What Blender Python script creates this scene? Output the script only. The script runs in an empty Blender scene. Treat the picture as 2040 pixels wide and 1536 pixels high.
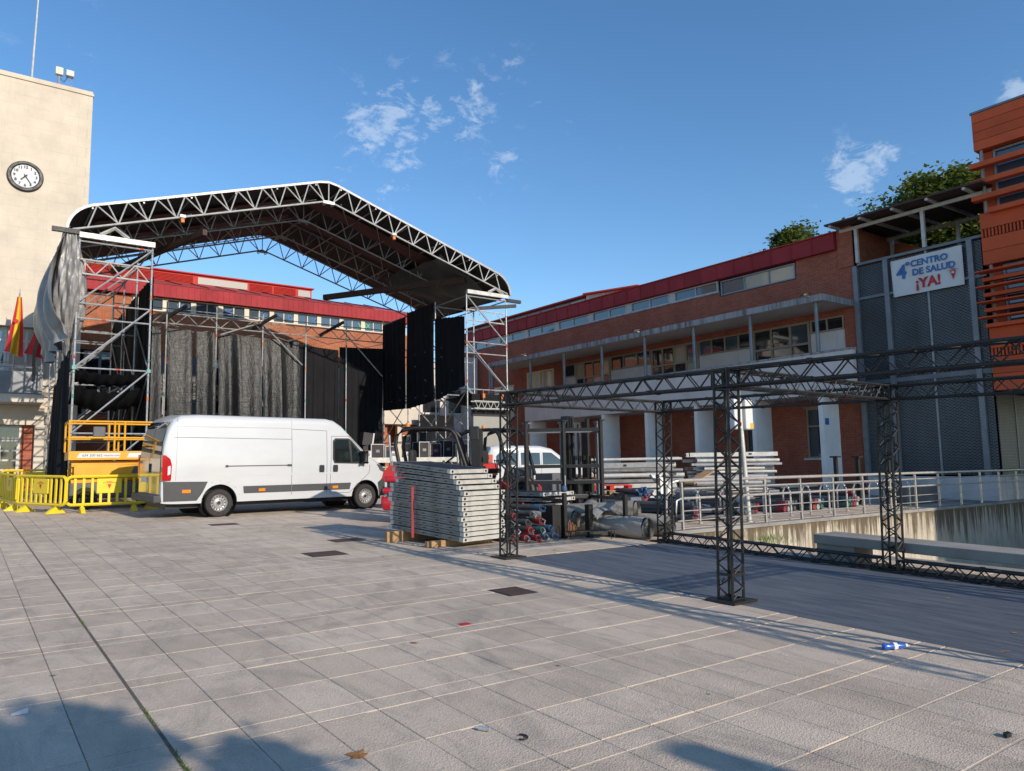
import bpy, bmesh, math, random
from mathutils import Vector, Matrix
R = math.radians
scn = bpy.context.scene
COL = scn.collection
rng = random.Random(7)

# ---------------------------------------------------------------- camera
CAM_H = 1.632
YAW, PITCH, ROLL = R(36.3801), R(6.0544), R(-0.9678)
cam_d = bpy.data.cameras.new('camera'); cam = bpy.data.objects.new('camera', cam_d); COL.objects.link(cam)
cam_d.sensor_width = 36.0; cam_d.lens = 1490.62 * 36.0 / 2040.0
cam_d.clip_start = 0.05; cam_d.clip_end = 3000
_f = Vector((math.sin(YAW)*math.cos(PITCH), math.cos(YAW)*math.cos(PITCH), math.sin(PITCH)))
_r = Vector((math.cos(YAW), -math.sin(YAW), 0)); _u = _r.cross(_f)
_r2 = _r*math.cos(ROLL) + _u*math.sin(ROLL); _u2 = -_r*math.sin(ROLL) + _u*math.cos(ROLL)
cam.matrix_world = Matrix(((_r2.x, _u2.x, -_f.x, 0), (_r2.y, _u2.y, -_f.y, 0), (_r2.z, _u2.z, -_f.z, CAM_H), (0, 0, 0, 1)))
scn.camera = cam

# ---------------------------------------------------------------- sky and sun
SUN = Vector((0.168, -1.0, 0.435)).normalized()      # direction towards the sun
SUN_EL = math.asin(SUN.z); SUN_AZ = math.atan2(SUN.x, SUN.y)
world = bpy.data.worlds.new('World'); scn.world = world; world.use_nodes = True
wn, wl = world.node_tree.nodes, world.node_tree.links
wn.clear()
w_out = wn.new('ShaderNodeOutputWorld'); w_bg = wn.new('ShaderNodeBackground'); sky = wn.new('ShaderNodeTexSky')
sky.sky_type = 'NISHITA'; sky.sun_disc = False
sky.sun_elevation = SUN_EL; sky.sun_rotation = SUN_AZ
sky.altitude = 700; sky.air_density = 1.05; sky.dust_density = 0.05; sky.ozone_density = 2.4
w_bg.inputs['Strength'].default_value = 0.122
# thin wisps of cloud: patches of noise around some directions of the sky
def wmath(op, a, b=None, c=None):
    n = wn.new('ShaderNodeMath'); n.operation = op
    for i, v in enumerate((a, b, c)):
        if v is None: continue
        if isinstance(v, (int, float)): n.inputs[i].default_value = v
        else: wl.new(v, n.inputs[i])
    return n.outputs[0]
w_tc = wn.new('ShaderNodeTexCoord')
def wnoise(scale, detail, rough, dist, sc=(1, 1, 1)):
    mp = wn.new('ShaderNodeMapping'); mp.inputs['Scale'].default_value = sc
    wl.new(w_tc.outputs['Generated'], mp.inputs[0])
    n = wn.new('ShaderNodeTexNoise'); n.inputs['Scale'].default_value = scale; n.inputs['Detail'].default_value = detail
    n.inputs['Roughness'].default_value = rough; n.inputs['Distortion'].default_value = dist
    wl.new(mp.outputs[0], n.inputs['Vector']); return n.outputs['Fac']
n_fine = wnoise(26, 12, 0.68, 0.35, (1, 1, 1.9))
n_big = wnoise(3.2, 3, 0.5, 0.3)
mask = None
CLOUDS = [((0.390, 0.820, 0.420), 0.030, 1), ((0.422, 0.796, 0.434), 0.040, 1), ((0.465, 0.770, 0.438), 0.040, 1), ((0.495, 0.746, 0.445), 0.027, 0.8), ((0.434, 0.811, 0.391), 0.023, 1),
          ((0.427, 0.832, 0.354), 0.019, 1), ((0.496, 0.731, 0.468), 0.019, 0.7), ((0.524, 0.698, 0.488), 0.019, 0.5), ((0.540, 0.746, 0.390), 0.027, 0.6), ((0.522, 0.766, 0.374), 0.027, 0.5),
          ((0.373, 0.848, 0.377), 0.023, 0.6), ((0.831, 0.444, 0.335), 0.027, 1.3), ((0.840, 0.420, 0.344), 0.023, 1.2), ((0.853, 0.411, 0.323), 0.020, 1), ((0.836, 0.455, 0.306), 0.023, 0.9),
          ((0.841, 0.458, 0.289), 0.019, 0.7), ((0.879, 0.290, 0.379), 0.017, 0.9), ((0.577, 0.688, 0.441), 0.027, 0.4)]
for d, rad, amp in CLOUDS:
    v = Vector(d).normalized()
    dt = wn.new('ShaderNodeVectorMath'); dt.operation = 'DISTANCE'
    nm = wn.new('ShaderNodeVectorMath'); nm.operation = 'NORMALIZE'; wl.new(w_tc.outputs['Generated'], nm.inputs[0])
    wl.new(nm.outputs[0], dt.inputs[0]); dt.inputs[1].default_value = v
    q = wmath('DIVIDE', dt.outputs['Value'], rad*1.3); q = wmath('MULTIPLY', q, q); q = wmath('MULTIPLY', q, -1.0)
    q = wmath('EXPONENT', q); q = wmath('MULTIPLY', q, amp*.85)
    mask = q if mask is None else wmath('MAXIMUM', mask, q)
gen = wmath('MULTIPLY', wmath('SUBTRACT', n_big, 0.56), 1.6)       # sparse wisps over the rest of the sky
mask = wmath('MAXIMUM', mask, gen)
fac = wmath('MULTIPLY', wmath('SUBTRACT', wmath('ADD', n_fine, wmath('MULTIPLY', mask, 0.17)), 0.60), 3.6)
n_cl = wn.new('ShaderNodeClamp'); wl.new(wmath('MULTIPLY', fac, wmath('MINIMUM', wmath('MULTIPLY', mask, 1.4), 0.8)), n_cl.inputs[0]); n_cl.inputs[2].default_value = 0.36
mixc = wn.new('ShaderNodeMix'); mixc.data_type = 'RGBA'
hsv = wn.new('ShaderNodeHueSaturation'); hsv.inputs['Saturation'].default_value = 1.18
wl.new(sky.outputs[0], hsv.inputs['Color'])
wl.new(n_cl.outputs[0], mixc.inputs['Factor']); wl.new(hsv.outputs[0], mixc.inputs['A']); mixc.inputs['B'].default_value = (4.6, 5.1, 5.7, 1)
wl.new(mixc.outputs['Result'], w_bg.inputs['Color']); wl.new(w_bg.outputs[0], w_out.inputs['Surface'])
sun_d = bpy.data.lights.new('sun', 'SUN'); sun_d.energy = 3.0; sun_d.angle = R(0.53); sun_d.color = (1.0, 0.89, 0.75)
sun_o = bpy.data.objects.new('sun', sun_d); COL.objects.link(sun_o)
sun_o.rotation_euler = SUN.to_track_quat('Z', 'Y').to_euler(); sun_o.location = (10, -40, 30)
scn.view_settings.view_transform = 'Standard'; scn.view_settings.look = 'None'
scn.view_settings.gamma = 1.0; scn.view_settings.use_curve_mapping = False
scn.view_settings.exposure = 0.6

# ---------------------------------------------------------------- helpers
def gz(x, y): return 0.02544*y - 0.0043*x               # the plaza slopes gently

class MB:
    def __init__(s): s.v = []; s.f = []
    def add(s, vs, fs):
        o = len(s.v); s.v += [Vector(v) for v in vs]; s.f += [tuple(i+o for i in f) for f in fs]; return s
    def bx(s, x0, x1, y0, y1, z0, z1):
        x0, x1 = min(x0, x1), max(x0, x1); y0, y1 = min(y0, y1), max(y0, y1); z0, z1 = min(z0, z1), max(z0, z1)
        return s.add([(x0,y0,z0),(x1,y0,z0),(x1,y1,z0),(x0,y1,z0),(x0,y0,z1),(x1,y0,z1),(x1,y1,z1),(x0,y1,z1)],
                     [(0,3,2,1),(4,5,6,7),(0,1,5,4),(1,2,6,5),(2,3,7,6),(3,0,4,7)])
    def cbx(s, x0, x1, y0, y1, z0, z1, b):                  # box with bevelled edges
        bm = bmesh.new(); bmesh.ops.create_cube(bm, size=1)
        for v in bm.verts: v.co = Vector(((x0+x1)/2+v.co.x*(x1-x0), (y0+y1)/2+v.co.y*(y1-y0), (z0+z1)/2+v.co.z*(z1-z0)))
        bmesh.ops.bevel(bm, geom=list(bm.edges), offset=b, segments=2, affect='EDGES', profile=.5)
        return s.bm(bm)
    def bm(s, bm):
        bm.verts.index_update(); vs = [v.co.copy() for v in bm.verts]; fs = [[v.index for v in f.verts] for f in bm.faces]; bm.free()
        return s.add(vs, fs)
    def beam(s, p, q, w, h, up=(0, 0, 1)):                  # rectangular bar from p to q
        p, q = Vector(p), Vector(q); d = (q-p).normalized(); up = Vector(up)
        if abs(d.dot(up)) > .98: up = Vector((1, 0, 0))
        a = d.cross(up).normalized(); b = a.cross(d)
        a *= w/2; b *= h/2
        vs = [p-a-b, p+a-b, p+a+b, p-a+b, q-a-b, q+a-b, q+a+b, q-a+b]
        return s.add(vs, [(0,1,2,3),(7,6,5,4),(0,4,5,1),(1,5,6,2),(2,6,7,3),(3,7,4,0)])
    def tube(s, p, q, r, n=6, r2=None, cap=True):
        p, q = Vector(p), Vector(q); d = (q-p).normalized()
        up = Vector((0, 0, 1)) if abs(d.z) < .95 else Vector((1, 0, 0))
        a = d.cross(up).normalized(); b = a.cross(d); r2 = r if r2 is None else r2
        vs = []
        for k in range(n):
            t = 2*math.pi*k/n; vs += [p+(a*math.cos(t)+b*math.sin(t))*r, q+(a*math.cos(t)+b*math.sin(t))*r2]
        fs = [(2*k, (2*k+2) % (2*n), (2*k+3) % (2*n), 2*k+1) for k in range(n)]
        if cap: fs += [tuple(2*k for k in range(n))[::-1], tuple(2*k+1 for k in range(n))]
        return s.add(vs, [f[::-1] for f in fs])
    def path(s, pts, r, n=6):                               # bent tube
        pts = [Vector(p) for p in pts]; rings = []
        for i, p in enumerate(pts):
            d = (pts[min(i+1, len(pts)-1)]-pts[max(i-1, 0)]).normalized()
            up = Vector((0, 0, 1)) if abs(d.z) < .9 else Vector((1, 0, 0))
            if rings and abs(d.z) >= .9: up = rings[-1][1]
            a = d.cross(up).normalized(); b = a.cross(d).normalized(); rings.append((p, b, a))
        vs = []
        for p, b, a in rings:
            vs += [p+(a*math.cos(2*math.pi*k/n)+b*math.sin(2*math.pi*k/n))*r for k in range(n)]
        fs = [(i*n+k, i*n+(k+1) % n, (i+1)*n+(k+1) % n, (i+1)*n+k) for i in range(len(pts)-1) for k in range(n)]
        fs += [tuple(range(n))[::-1], tuple(range((len(pts)-1)*n, len(pts)*n))]
        return s.add(vs, fs)
    def prism(s, poly, o, ex, ey, en, t):                   # polygon (2d) in frame o,ex,ey thickened along en by t
        o, ex, ey, en = Vector(o), Vector(ex), Vector(ey), Vector(en); n = len(poly)
        vs = [o+ex*a+ey*b for a, b in poly] + [o+ex*a+ey*b+en*t for a, b in poly]
        fs = [tuple(range(n))[::-1], tuple(range(n, 2*n))] + [(i, (i+1) % n, (i+1) % n+n, i+n) for i in range(n)]
        return s.add(vs, fs)
    def lathe(s, prof, o, ax, n=20):                        # profile [(r, t)] round axis ax from o
        o, ax = Vector(o), Vector(ax).normalized(); up = Vector((0, 0, 1)) if abs(ax.z) < .9 else Vector((1, 0, 0))
        a = ax.cross(up).normalized(); b = a.cross(ax); m = len(prof)
        vs = [o+ax*t+(a*math.cos(2*math.pi*k/n)+b*math.sin(2*math.pi*k/n))*r for r, t in prof for k in range(n)]
        fs = [(i*n+k, i*n+(k+1) % n, (i+1)*n+(k+1) % n, (i+1)*n+k) for i in range(m-1) for k in range(n)]
        return s.add(vs, fs)
    def grid(s, fn, nu, nv):
        vs = [fn(i/nu, j/nv) for j in range(nv+1) for i in range(nu+1)]; w = nu+1
        return s.add(vs, [(j*w+i, j*w+i+1, (j+1)*w+i+1, (j+1)*w+i) for j in range(nv) for i in range(nu)])
    def mesh(s, name, smooth=None):
        me = bpy.data.meshes.new(name); me.from_pydata(s.v, [], s.f); me.validate()
        bm = bmesh.new(); bm.from_mesh(me); bmesh.ops.recalc_face_normals(bm, faces=bm.faces); bm.to_mesh(me); bm.free()
        if smooth is not None:
            me.polygons.foreach_set('use_smooth', [True]*len(me.polygons)); me.set_sharp_from_angle(angle=R(smooth))
        return me
    def build(s, name, m, parent=None, smooth=None):
        o = bpy.data.objects.new(name, s.mesh(name, smooth)); COL.objects.link(o)
        o.data.materials.append(M[m] if isinstance(m, str) else m)
        if parent is not None:
            o.parent = parent; o.matrix_parent_inverse = base_matrix(parent).inverted()
        return o

def base_matrix(o):
    m = Matrix.LocRotScale(o.location, o.rotation_euler, o.scale)
    return base_matrix(o.parent) @ o.matrix_parent_inverse @ m if o.parent else m
def tag(o, label, cat, group=None, kind=None):
    if label: o['label'] = label
    if cat: o['category'] = cat
    if group: o['group'] = group
    if kind: o['kind'] = kind
    return o
def struct(o): o['kind'] = 'structure'; return o
def empty(name, loc=(0, 0, 0), rz=0.0):
    o = bpy.data.objects.new(name, None); COL.objects.link(o); o.location = loc; o.rotation_euler = (0, 0, rz); o.empty_display_size = .2
    return o
def kids(o): return [c for c in ALLCH.get(o.name, [])] if False else list(o.children)
def copy_tree(o, parent=None):
    c = o.copy(); COL.objects.link(c)
    if parent is not None: c.parent = parent
    for ch in list(o.children): copy_tree(ch, c)
    return c
def link_copy(src, parent=None, loc=None, rot=None, mat=None):
    c = src.copy(); COL.objects.link(c)
    if parent is not None: c.parent = parent
    if loc is not None: c.location = loc
    if rot is not None: c.rotation_euler = rot
    return c
def text_mesh(body, size, extrude, offset=0.0, align='CENTER'):
    cu = bpy.data.curves.new('t', 'FONT'); cu.body = body; cu.size = size; cu.extrude = extrude; cu.offset = offset
    cu.align_x = align; cu.align_y = 'CENTER'; cu.resolution_u = 3
    o = bpy.data.objects.new('t', cu); COL.objects.link(o); bpy.context.view_layer.update()
    me = bpy.data.meshes.new_from_object(o.evaluated_get(bpy.context.evaluated_depsgraph_get()))
    bpy.data.objects.remove(o); bpy.data.curves.remove(cu); return me
def text(body, size, m, parent, loc, ex, ey, extrude=.004, offset=0.0, align='CENTER', name='lettering'):
    me = text_mesh(body, size, extrude, offset, align); ex, ey = Vector(ex), Vector(ey); en = ex.cross(ey)
    me.transform(Matrix(((ex.x, ey.x, en.x, loc[0]), (ex.y, ey.y, en.y, loc[1]), (ex.z, ey.z, en.z, loc[2]), (0, 0, 0, 1))))
    me.materials.clear(); me.materials.append(M[m])
    o = bpy.data.objects.new(name, me); COL.objects.link(o)
    if parent is not None: o.parent = parent; o.matrix_parent_inverse = base_matrix(parent).inverted()
    return o
def bool_cut(o, cutter):
    md = o.modifiers.new('b', 'BOOLEAN'); md.object = cutter; md.operation = 'DIFFERENCE'; md.solver = 'EXACT'
    bpy.context.view_layer.update()
    me = bpy.data.meshes.new_from_object(o.evaluated_get(bpy.context.evaluated_depsgraph_get()))
    o.modifiers.clear(); o.data = me; bpy.data.objects.remove(cutter)

# ---------------------------------------------------------------- materials
M = {}
class NT:
    def __init__(s, name):
        s.m = bpy.data.materials.new(name); s.m.use_nodes = True; s.t = s.m.node_tree; s.n = s.t.nodes; s.l = s.t.links
        s.p = s.n['Principled BSDF']; M[name] = s.m
    def new(s, k, **kw):
        n = s.n.new(k)
        for a, b in kw.items(): setattr(n, a, b)
        return n
    def set(s, sock, v):
        if hasattr(v, 'node'): s.l.new(v, sock)
        elif isinstance(v, (tuple, list)) and len(v) == 3 and sock.type == 'RGBA': sock.default_value = (*v, 1)
        else: sock.default_value = v
    def pos(s, scale=(1, 1, 1), obj=False):
        src = s.new('ShaderNodeTexCoord').outputs['Object'] if obj else s.new('ShaderNodeNewGeometry').outputs['Position']
        mp = s.new('ShaderNodeMapping'); s.l.new(src, mp.inputs[0]); mp.inputs['Scale'].default_value = scale; return mp.outputs[0]
    def noise(s, scale, detail=4, rough=.55, vec=None, dist=0.0):
        n = s.new('ShaderNodeTexNoise'); n.inputs['Scale'].default_value = scale; n.inputs['Detail'].default_value = detail
        n.inputs['Roughness'].default_value = rough; n.inputs['Distortion'].default_value = dist
        s.l.new(vec if vec is not None else s.pos(), n.inputs['Vector']); return n.outputs['Fac']
    def ramp(s, fac, stops):
        n = s.new('ShaderNodeValToRGB'); s.l.new(fac, n.inputs[0]); e = n.color_ramp.elements
        while len(e) < len(stops): e.new(.5)
        for k, (p, c) in enumerate(stops):
            e[k].position = p; e[k].color = (c, c, c, 1) if isinstance(c, (int, float)) else (*c, 1)
        return n.outputs[0]
    def mix(s, fac, a, b, mode='MIX'):
        n = s.new('ShaderNodeMix', data_type='RGBA', blend_type=mode)
        s.set(n.inputs['Factor'], fac); s.set(n.inputs['A'], a); s.set(n.inputs['B'], b); return n.outputs['Result']
    def math(s, op, a, b=0.0):
        n = s.new('ShaderNodeMath', operation=op); s.set(n.inputs[0], a); s.set(n.inputs[1], b); return n.outputs[0]
    def bump(s, h, strength, dist=.02):
        n = s.new('ShaderNodeBump'); n.inputs['Strength'].default_value = strength; n.inputs['Distance'].default_value = dist
        s.l.new(h, n.inputs['Height']); s.l.new(n.outputs[0], s.p.inputs['Normal'])
    def out(s, col, rough=.6, metal=0.0, **kw):
        s.set(s.p.inputs['Base Color'], col); s.set(s.p.inputs['Roughness'], rough); s.set(s.p.inputs['Metallic'], metal)
        for k, v in kw.items(): s.set(s.p.inputs[k.replace('_', ' ')], v)
        return s.m
def plain(name, col, rough=.6, metal=0.0, var=.18, scale=3.0, bump=0.0, bscale=40, rand=0.0, obj=True, **kw):
    t = NT(name); v = t.pos(obj=obj)
    n = t.noise(scale, 6, .6, v)
    f = t.ramp(n, [(.3, 1-var), (.7, 1+var*.35)])
    c = t.mix(1.0, col, f, 'MULTIPLY')
    if rand:
        oi = t.new('ShaderNodeObjectInfo').outputs['Random']
        c = t.mix(1.0, c, t.ramp(oi, [(0, 1-rand), (1, 1+rand*.5)]), 'MULTIPLY')
    if bump: t.bump(t.noise(bscale, 5, .6, v), bump)
    rr = t.ramp(t.noise(scale*2.3, 4, .6, v), [(.3, max(rough-.08, .02)), (.7, min(rough+.1, 1))])
    t.out(c, rr, metal, **kw); return t
def wall_uv(t):                                            # (horizontal, height) on axis aligned walls
    g = t.new('ShaderNodeNewGeometry'); sp = t.new('ShaderNodeSeparateXYZ'); t.l.new(g.outputs['Position'], sp.inputs[0])
    sn = t.new('ShaderNodeSeparateXYZ'); t.l.new(g.outputs['True Normal'], sn.inputs[0])
    ax = t.math('ABSOLUTE', sn.outputs[0]); ay = t.math('ABSOLUTE', sn.outputs[1])
    u = t.math('ADD', t.math('MULTIPLY', sp.outputs[1], ax), t.math('MULTIPLY', sp.outputs[0], ay))
    cb = t.new('ShaderNodeCombineXYZ'); t.l.new(u, cb.inputs[0]); t.l.new(sp.outputs[2], cb.inputs[1]); return cb.outputs[0]
def brick_mat(name, c1, c2, mortar):
    t = NT(name); uv = wall_uv(t)
    b = t.new('ShaderNodeTexBrick'); t.l.new(uv, b.inputs['Vector'])
    b.inputs['Scale'].default_value = 1.0; b.inputs['Brick Width'].default_value = .25; b.inputs['Row Height'].default_value = .066
    b.inputs['Mortar Size'].default_value = .006; b.inputs['Mortar Smooth'].default_value = .3; b.inputs['Bias'].default_value = 0
    t.set(b.inputs['Color1'], c1); t.set(b.inputs['Color2'], c2); t.set(b.inputs['Mortar'], mortar)
    c = t.mix(1.0, b.outputs['Color'], t.ramp(t.noise(.9, 6, .65), [(.3, .78), (.7, 1.12)]), 'MULTIPLY')
    c = t.mix(1.0, c, t.ramp(t.noise(9, 3, .6), [(.3, .88), (.7, 1.1)]), 'MULTIPLY')
    t.bump(t.math('SUBTRACT', 1.0, b.outputs['Fac']), .5, .006); t.out(c, .9, Specular_IOR_Level=.2)
brick_mat('brick', (.44, .115, .062), (.33, .085, .05), (.34, .22, .17))
brick_mat('brick_bright', (.44, .14, .06), (.36, .105, .05), (.36, .26, .18))
# paving: dimpled concrete flags, tinted one by one
def paver_mat(name, attr):
    t = NT(name)
    if attr: rnd = t.new('ShaderNodeAttribute', attribute_name='tint').outputs['Fac']
    else: rnd = t.new('ShaderNodeObjectInfo').outputs['Random']
    col = t.mix(rnd, (.50, .405, .31), (.59, .485, .38))
    big = t.noise(.55, 8, .68); col = t.mix(1.0, col, t.ramp(big, [(.3, .80), (.52, 1.0), (.75, 1.08)]), 'MULTIPLY')
    st = t.noise(2.6, 8, .72, t.pos((1.0, .38, 1)), 1.6)
    col = t.mix(t.ramp(st, [(.46, 0), (.70, .55)]), col, (.25, .215, .185))
    dust = t.noise(1.1, 6, .7, t.pos((.7, 1.2, 1)), .6); col = t.mix(t.ramp(dust, [(.58, 0), (.75, .5)]), col, (.60, .51, .42))
    gum = t.new('ShaderNodeTexVoronoi'); gum.inputs['Scale'].default_value = 1.15; t.l.new(t.pos(), gum.inputs['Vector'])
    col = t.mix(t.ramp(gum.outputs['Distance'], [(.022, .8), (.03, 0)]), col, (.10, .09, .085))
    for (cx, cy, r0, wd) in ((2.2, 9.5, 2.3, .11), (2.2, 9.5, 2.75, .10), (6.5, 4.2, 3.2, .12), (3.0, 13.5, 4.2, .14), (-1.0, 12.0, 5.0, .12)):   # curved tyre marks
        dv = t.new('ShaderNodeVectorMath', operation='DISTANCE'); t.l.new(t.pos((1, 1, 0)), dv.inputs[0]); dv.inputs[1].default_value = (cx, cy, 0)
        e_ = t.math('DIVIDE', t.math('ABSOLUTE', t.math('SUBTRACT', dv.outputs['Value'], r0)), wd); k_ = t.ramp(e_, [(.6, 1), (1.0, 0)])
        k_ = t.math('MULTIPLY', k_, t.ramp(t.noise(.9, 5, .7), [(.46, 0), (.62, .42)])); col = t.mix(k_, col, (.20, .175, .155))
    dm = t.new('ShaderNodeTexVoronoi'); dm.inputs['Scale'].default_value = 85; t.l.new(t.pos(), dm.inputs['Vector'])
    h = t.math('ADD', dm.outputs['Distance'], t.noise(35, 3, .6))
    col = t.mix(1.0, col, t.ramp(dm.outputs['Distance'], [(.1, .82), (.5, 1.08)]), 'MULTIPLY')
    t.bump(h, .55, .006); t.out(col, .82)
paver_mat('paver', False); paver_mat('paver_far', True)
plain('joint_dark', (.13, .11, .092), .95, var=.4, scale=9, obj=False)
plain('joint_pale', (.62, .52, .41), .9, var=.35, scale=5, obj=False)
plain('ground', (.33, .29, .25), .9, var=.3, scale=.6, obj=False)
plain('concrete', (.30, .285, .26), .85, var=.3, scale=1.6, bump=.25, bscale=30, obj=False)
plain('concrete_dark', (.20, .19, .18), .9, var=.3, scale=1.6, bump=.25, bscale=30, obj=False)
def retaining():
    t = NT('retaining'); col = (.52, .46, .37)
    base = t.mix(1.0, col, t.ramp(t.noise(1.2, 7, .65), [(.3, .72), (.7, 1.12)]), 'MULTIPLY')
    streak = t.noise(2.8, 8, .75, t.pos((2.2, 1, .10)), .3)
    sp = t.new('ShaderNodeSeparateXYZ'); t.l.new(t.new('ShaderNodeNewGeometry').outputs['Position'], sp.inputs[0])
    hgt = t.math('ADD', t.math('MULTIPLY', sp.outputs[2], .17), streak)
    mould = t.math('ADD', t.math('MULTIPLY', sp.outputs[2], 1.1), t.noise(3.5, 6, .7))
    base = t.mix(t.ramp(mould, [(.50, 0), (.66, .85)]), base, (.15, .105, .035))
    c = t.mix(t.ramp(hgt, [(.42, 0), (.50, .97)]), base, (.10, .075, .045))
    fine = t.noise(6, 5, .7, t.pos((2.5, 1, .1)))
    c = t.mix(t.ramp(fine, [(.50, 0), (.64, .62)]), c, (.22, .15, .08))
    t.bump(t.noise(18, 6, .6), .3); t.out(c, .9)
retaining()
plain('cream_wall', (.62, .55, .46), .8, var=.12, scale=1.2, obj=False)
def streaky(name, col, dark, k=.5, lo=.52):
    t = NT(name); b = t.mix(1.0, col, t.ramp(t.noise(1.0, 6, .6), [(.3, .86), (.7, 1.06)]), 'MULTIPLY')
    s_ = t.noise(3.0, 6, .7, t.pos((1.5, 1.5, .12))); b = t.mix(t.ramp(s_, [(lo, 0), (lo+.2, k)]), b, dark); t.bump(t.noise(25, 4), .1); t.out(b, .8)
streaky('stone', (.60, .515, .405), (.44, .34, .24), .5, .60)
streaky('white_render', (.68, .62, .59), (.30, .26, .24), .4, .56)
streaky('canopy_edge', (.36, .36, .37), (.08, .075, .07), .9, .46)
streaky('pillar_white', (.86, .82, .78), (.40, .38, .36), .3, .58)
plain('soffit', (.50, .45, .40), .9, var=.15, obj=False)
plain('red_metal', (.36, .04, .045), .7, var=.16, scale=1.2, rand=.12, Specular_IOR_Level=.2)
plain('red_roof', (.36, .055, .05), .7, var=.22, scale=.8, obj=False, Specular_IOR_Level=.25)
plain('red_bright', (.48, .045, .035), .65, var=.12, scale=1.0, Specular_IOR_Level=.25)
plain('orange_panel', (.62, .115, .045), .75, var=.14, scale=1.5, rand=.13, obj=False, Specular_IOR_Level=.2)
plain('orange_dark', (.20, .04, .018), .8, var=.1)
plain('frame_beige', (.36, .295, .225), .55, var=.15)
plain('frame_white', (.58, .56, .52), .5, var=.1)
plain('frame_grey', (.30, .31, .33), .5, .2, var=.12)
plain('cream_frame', (.70, .62, .47), .6, var=.12)
def glass(name, col, rough=.04, spec=.9):
    t = NT(name); t.bump(t.noise(1.3, 2, .5, t.pos(obj=True)), .03, .05); t.out(col, rough, 0.0, Specular_IOR_Level=spec); t.p.inputs['Coat Weight'].default_value = .6; t.p.inputs['Coat Roughness'].default_value = .02
glass('glass_dark', (.018, .022, .026)); glass('glass_blue', (.06, .085, .11), .06, 1.0); glass('glass_pale', (.42, .38, .30), .15, .6); glass('glass_car', (.012, .018, .018), .03)
plain('clock_white', (.52, .53, .54), .5, var=.04)
plain('blind', (.62, .55, .43), .7, var=.2, scale=4)
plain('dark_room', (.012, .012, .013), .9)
def mesh_screen():
    t = NT('metal_mesh'); uv = wall_uv(t); sp = t.new('ShaderNodeSeparateXYZ'); t.l.new(uv, sp.inputs[0])
    v = t.math('DIVIDE', sp.outputs[1], .052); row = t.math('FLOOR', v); fv = t.math('SUBTRACT', t.math('SUBTRACT', v, row), .5)
    u = t.math('ADD', t.math('DIVIDE', sp.outputs[0], .155), t.math('MULTIPLY', row, .5)); fu = t.math('SUBTRACT', t.math('FRACT', u), .5)
    q = t.math('ADD', t.math('POWER', t.math('ABSOLUTE', t.math('MULTIPLY', fu, 2.15)), 2.0), t.math('POWER', t.math('ABSOLUTE', t.math('MULTIPLY', fv, 2.7)), 2.0))
    f = t.ramp(q, [(.55, 0), (.95, 1)])
    c = t.mix(f, (.014, .015, .016), (.155, .165, .175))
    c = t.mix(1.0, c, t.ramp(t.noise(.9, 7, .65, t.pos((1, 1, .3))), [(.3, .6), (.7, 1.2)]), 'MULTIPLY'); c = t.mix(1.0, c, t.ramp(t.new('ShaderNodeObjectInfo').outputs['Random'], [(0, .78), (1, 1.12)]), 'MULTIPLY')
    t.bump(f, .8, .02); t.out(c, .42, .3)
mesh_screen()
plain('steel_grey', (.19, .20, .215), .5, .4, var=.2, scale=2)
plain('post_grey', (.23, .24, .26), .45, .3, var=.2, scale=3)
plain('galv', (.52, .53, .53), .42, .55, var=.25, scale=8)
plain('galv_dull', (.36, .36, .36), .5, .5, var=.25, scale=8)
plain('alu', (.55, .54, .50), .45, .4, var=.22, scale=6)
plain('alu_white', (.58, .565, .52), .5, .2, var=.28, scale=5)
plain('alu_side', (.25, .245, .235), .55, .4, var=.35, scale=5)
plain('stainless', (.60, .57, .53), .34, .5, var=.15, scale=5)
plain('black_steel', (.012, .0115, .011), .5, .0, var=.4, scale=9)
plain('dark_steel', (.03, .029, .029), .55, .1, var=.4, scale=7)
plain('rust_brown', (.085, .05, .04), .8, .1, var=.4, scale=12, bump=.3)
plain('teal_clamp', (.10, .30, .28), .5, .3); plain('red_clamp', (.55, .06, .03), .5); plain('orange_clamp', (.62, .17, .02), .5)
def cloth(name, col, rough, bs, bstr, spec=.5, var=.25, coat=0.0, sc=(1, 1, 1)):
    t = NT(name); v = t.pos(sc, obj=False); n = t.noise(bs, 6, .6, v, .8)
    c = t.mix(1.0, col, t.ramp(t.noise(1.1, 5, .6), [(.3, 1-var), (.7, 1+var*.5)]), 'MULTIPLY')
    w2 = t.noise(bs*.9, 7, .65, t.pos((.5, .5, 2.6)), 1.2)
    t.bump(t.math('ADD', n, t.math('MULTIPLY', w2, .5)), bstr, .06); t.out(c, rough, 0.0, Specular_IOR_Level=spec)
    t.p.inputs['Coat Weight'].default_value = coat; t.p.inputs['Coat Roughness'].default_value = .25
cloth('plastic_drape', (.009, .0095, .011), .42, 4.2, .5, .42, .3, 0.0, (1.5, 1.5, .5))
cloth('black_cloth', (.010, .010, .012), .85, 3.0, .5, .25, .3, 0, (2.5, 2.5, .4))
cloth('grey_tarp', (.27, .255, .24), .45, 2.2, .7, .6, .35, .25, (1.4, 1.4, .6))
cloth('roof_cover', (.050, .040, .040), .65, 1.2, .35, .3, .35)
cloth('roll_tarp', (.34, .31, .265), .7, 4.0, .5, .4, .35)
cloth('lining', (.10, .10, .095), .7, 2.0, .6, .3, .3)
plain('roof_red_cloth', (.15, .062, .055), .7, var=.3)
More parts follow.
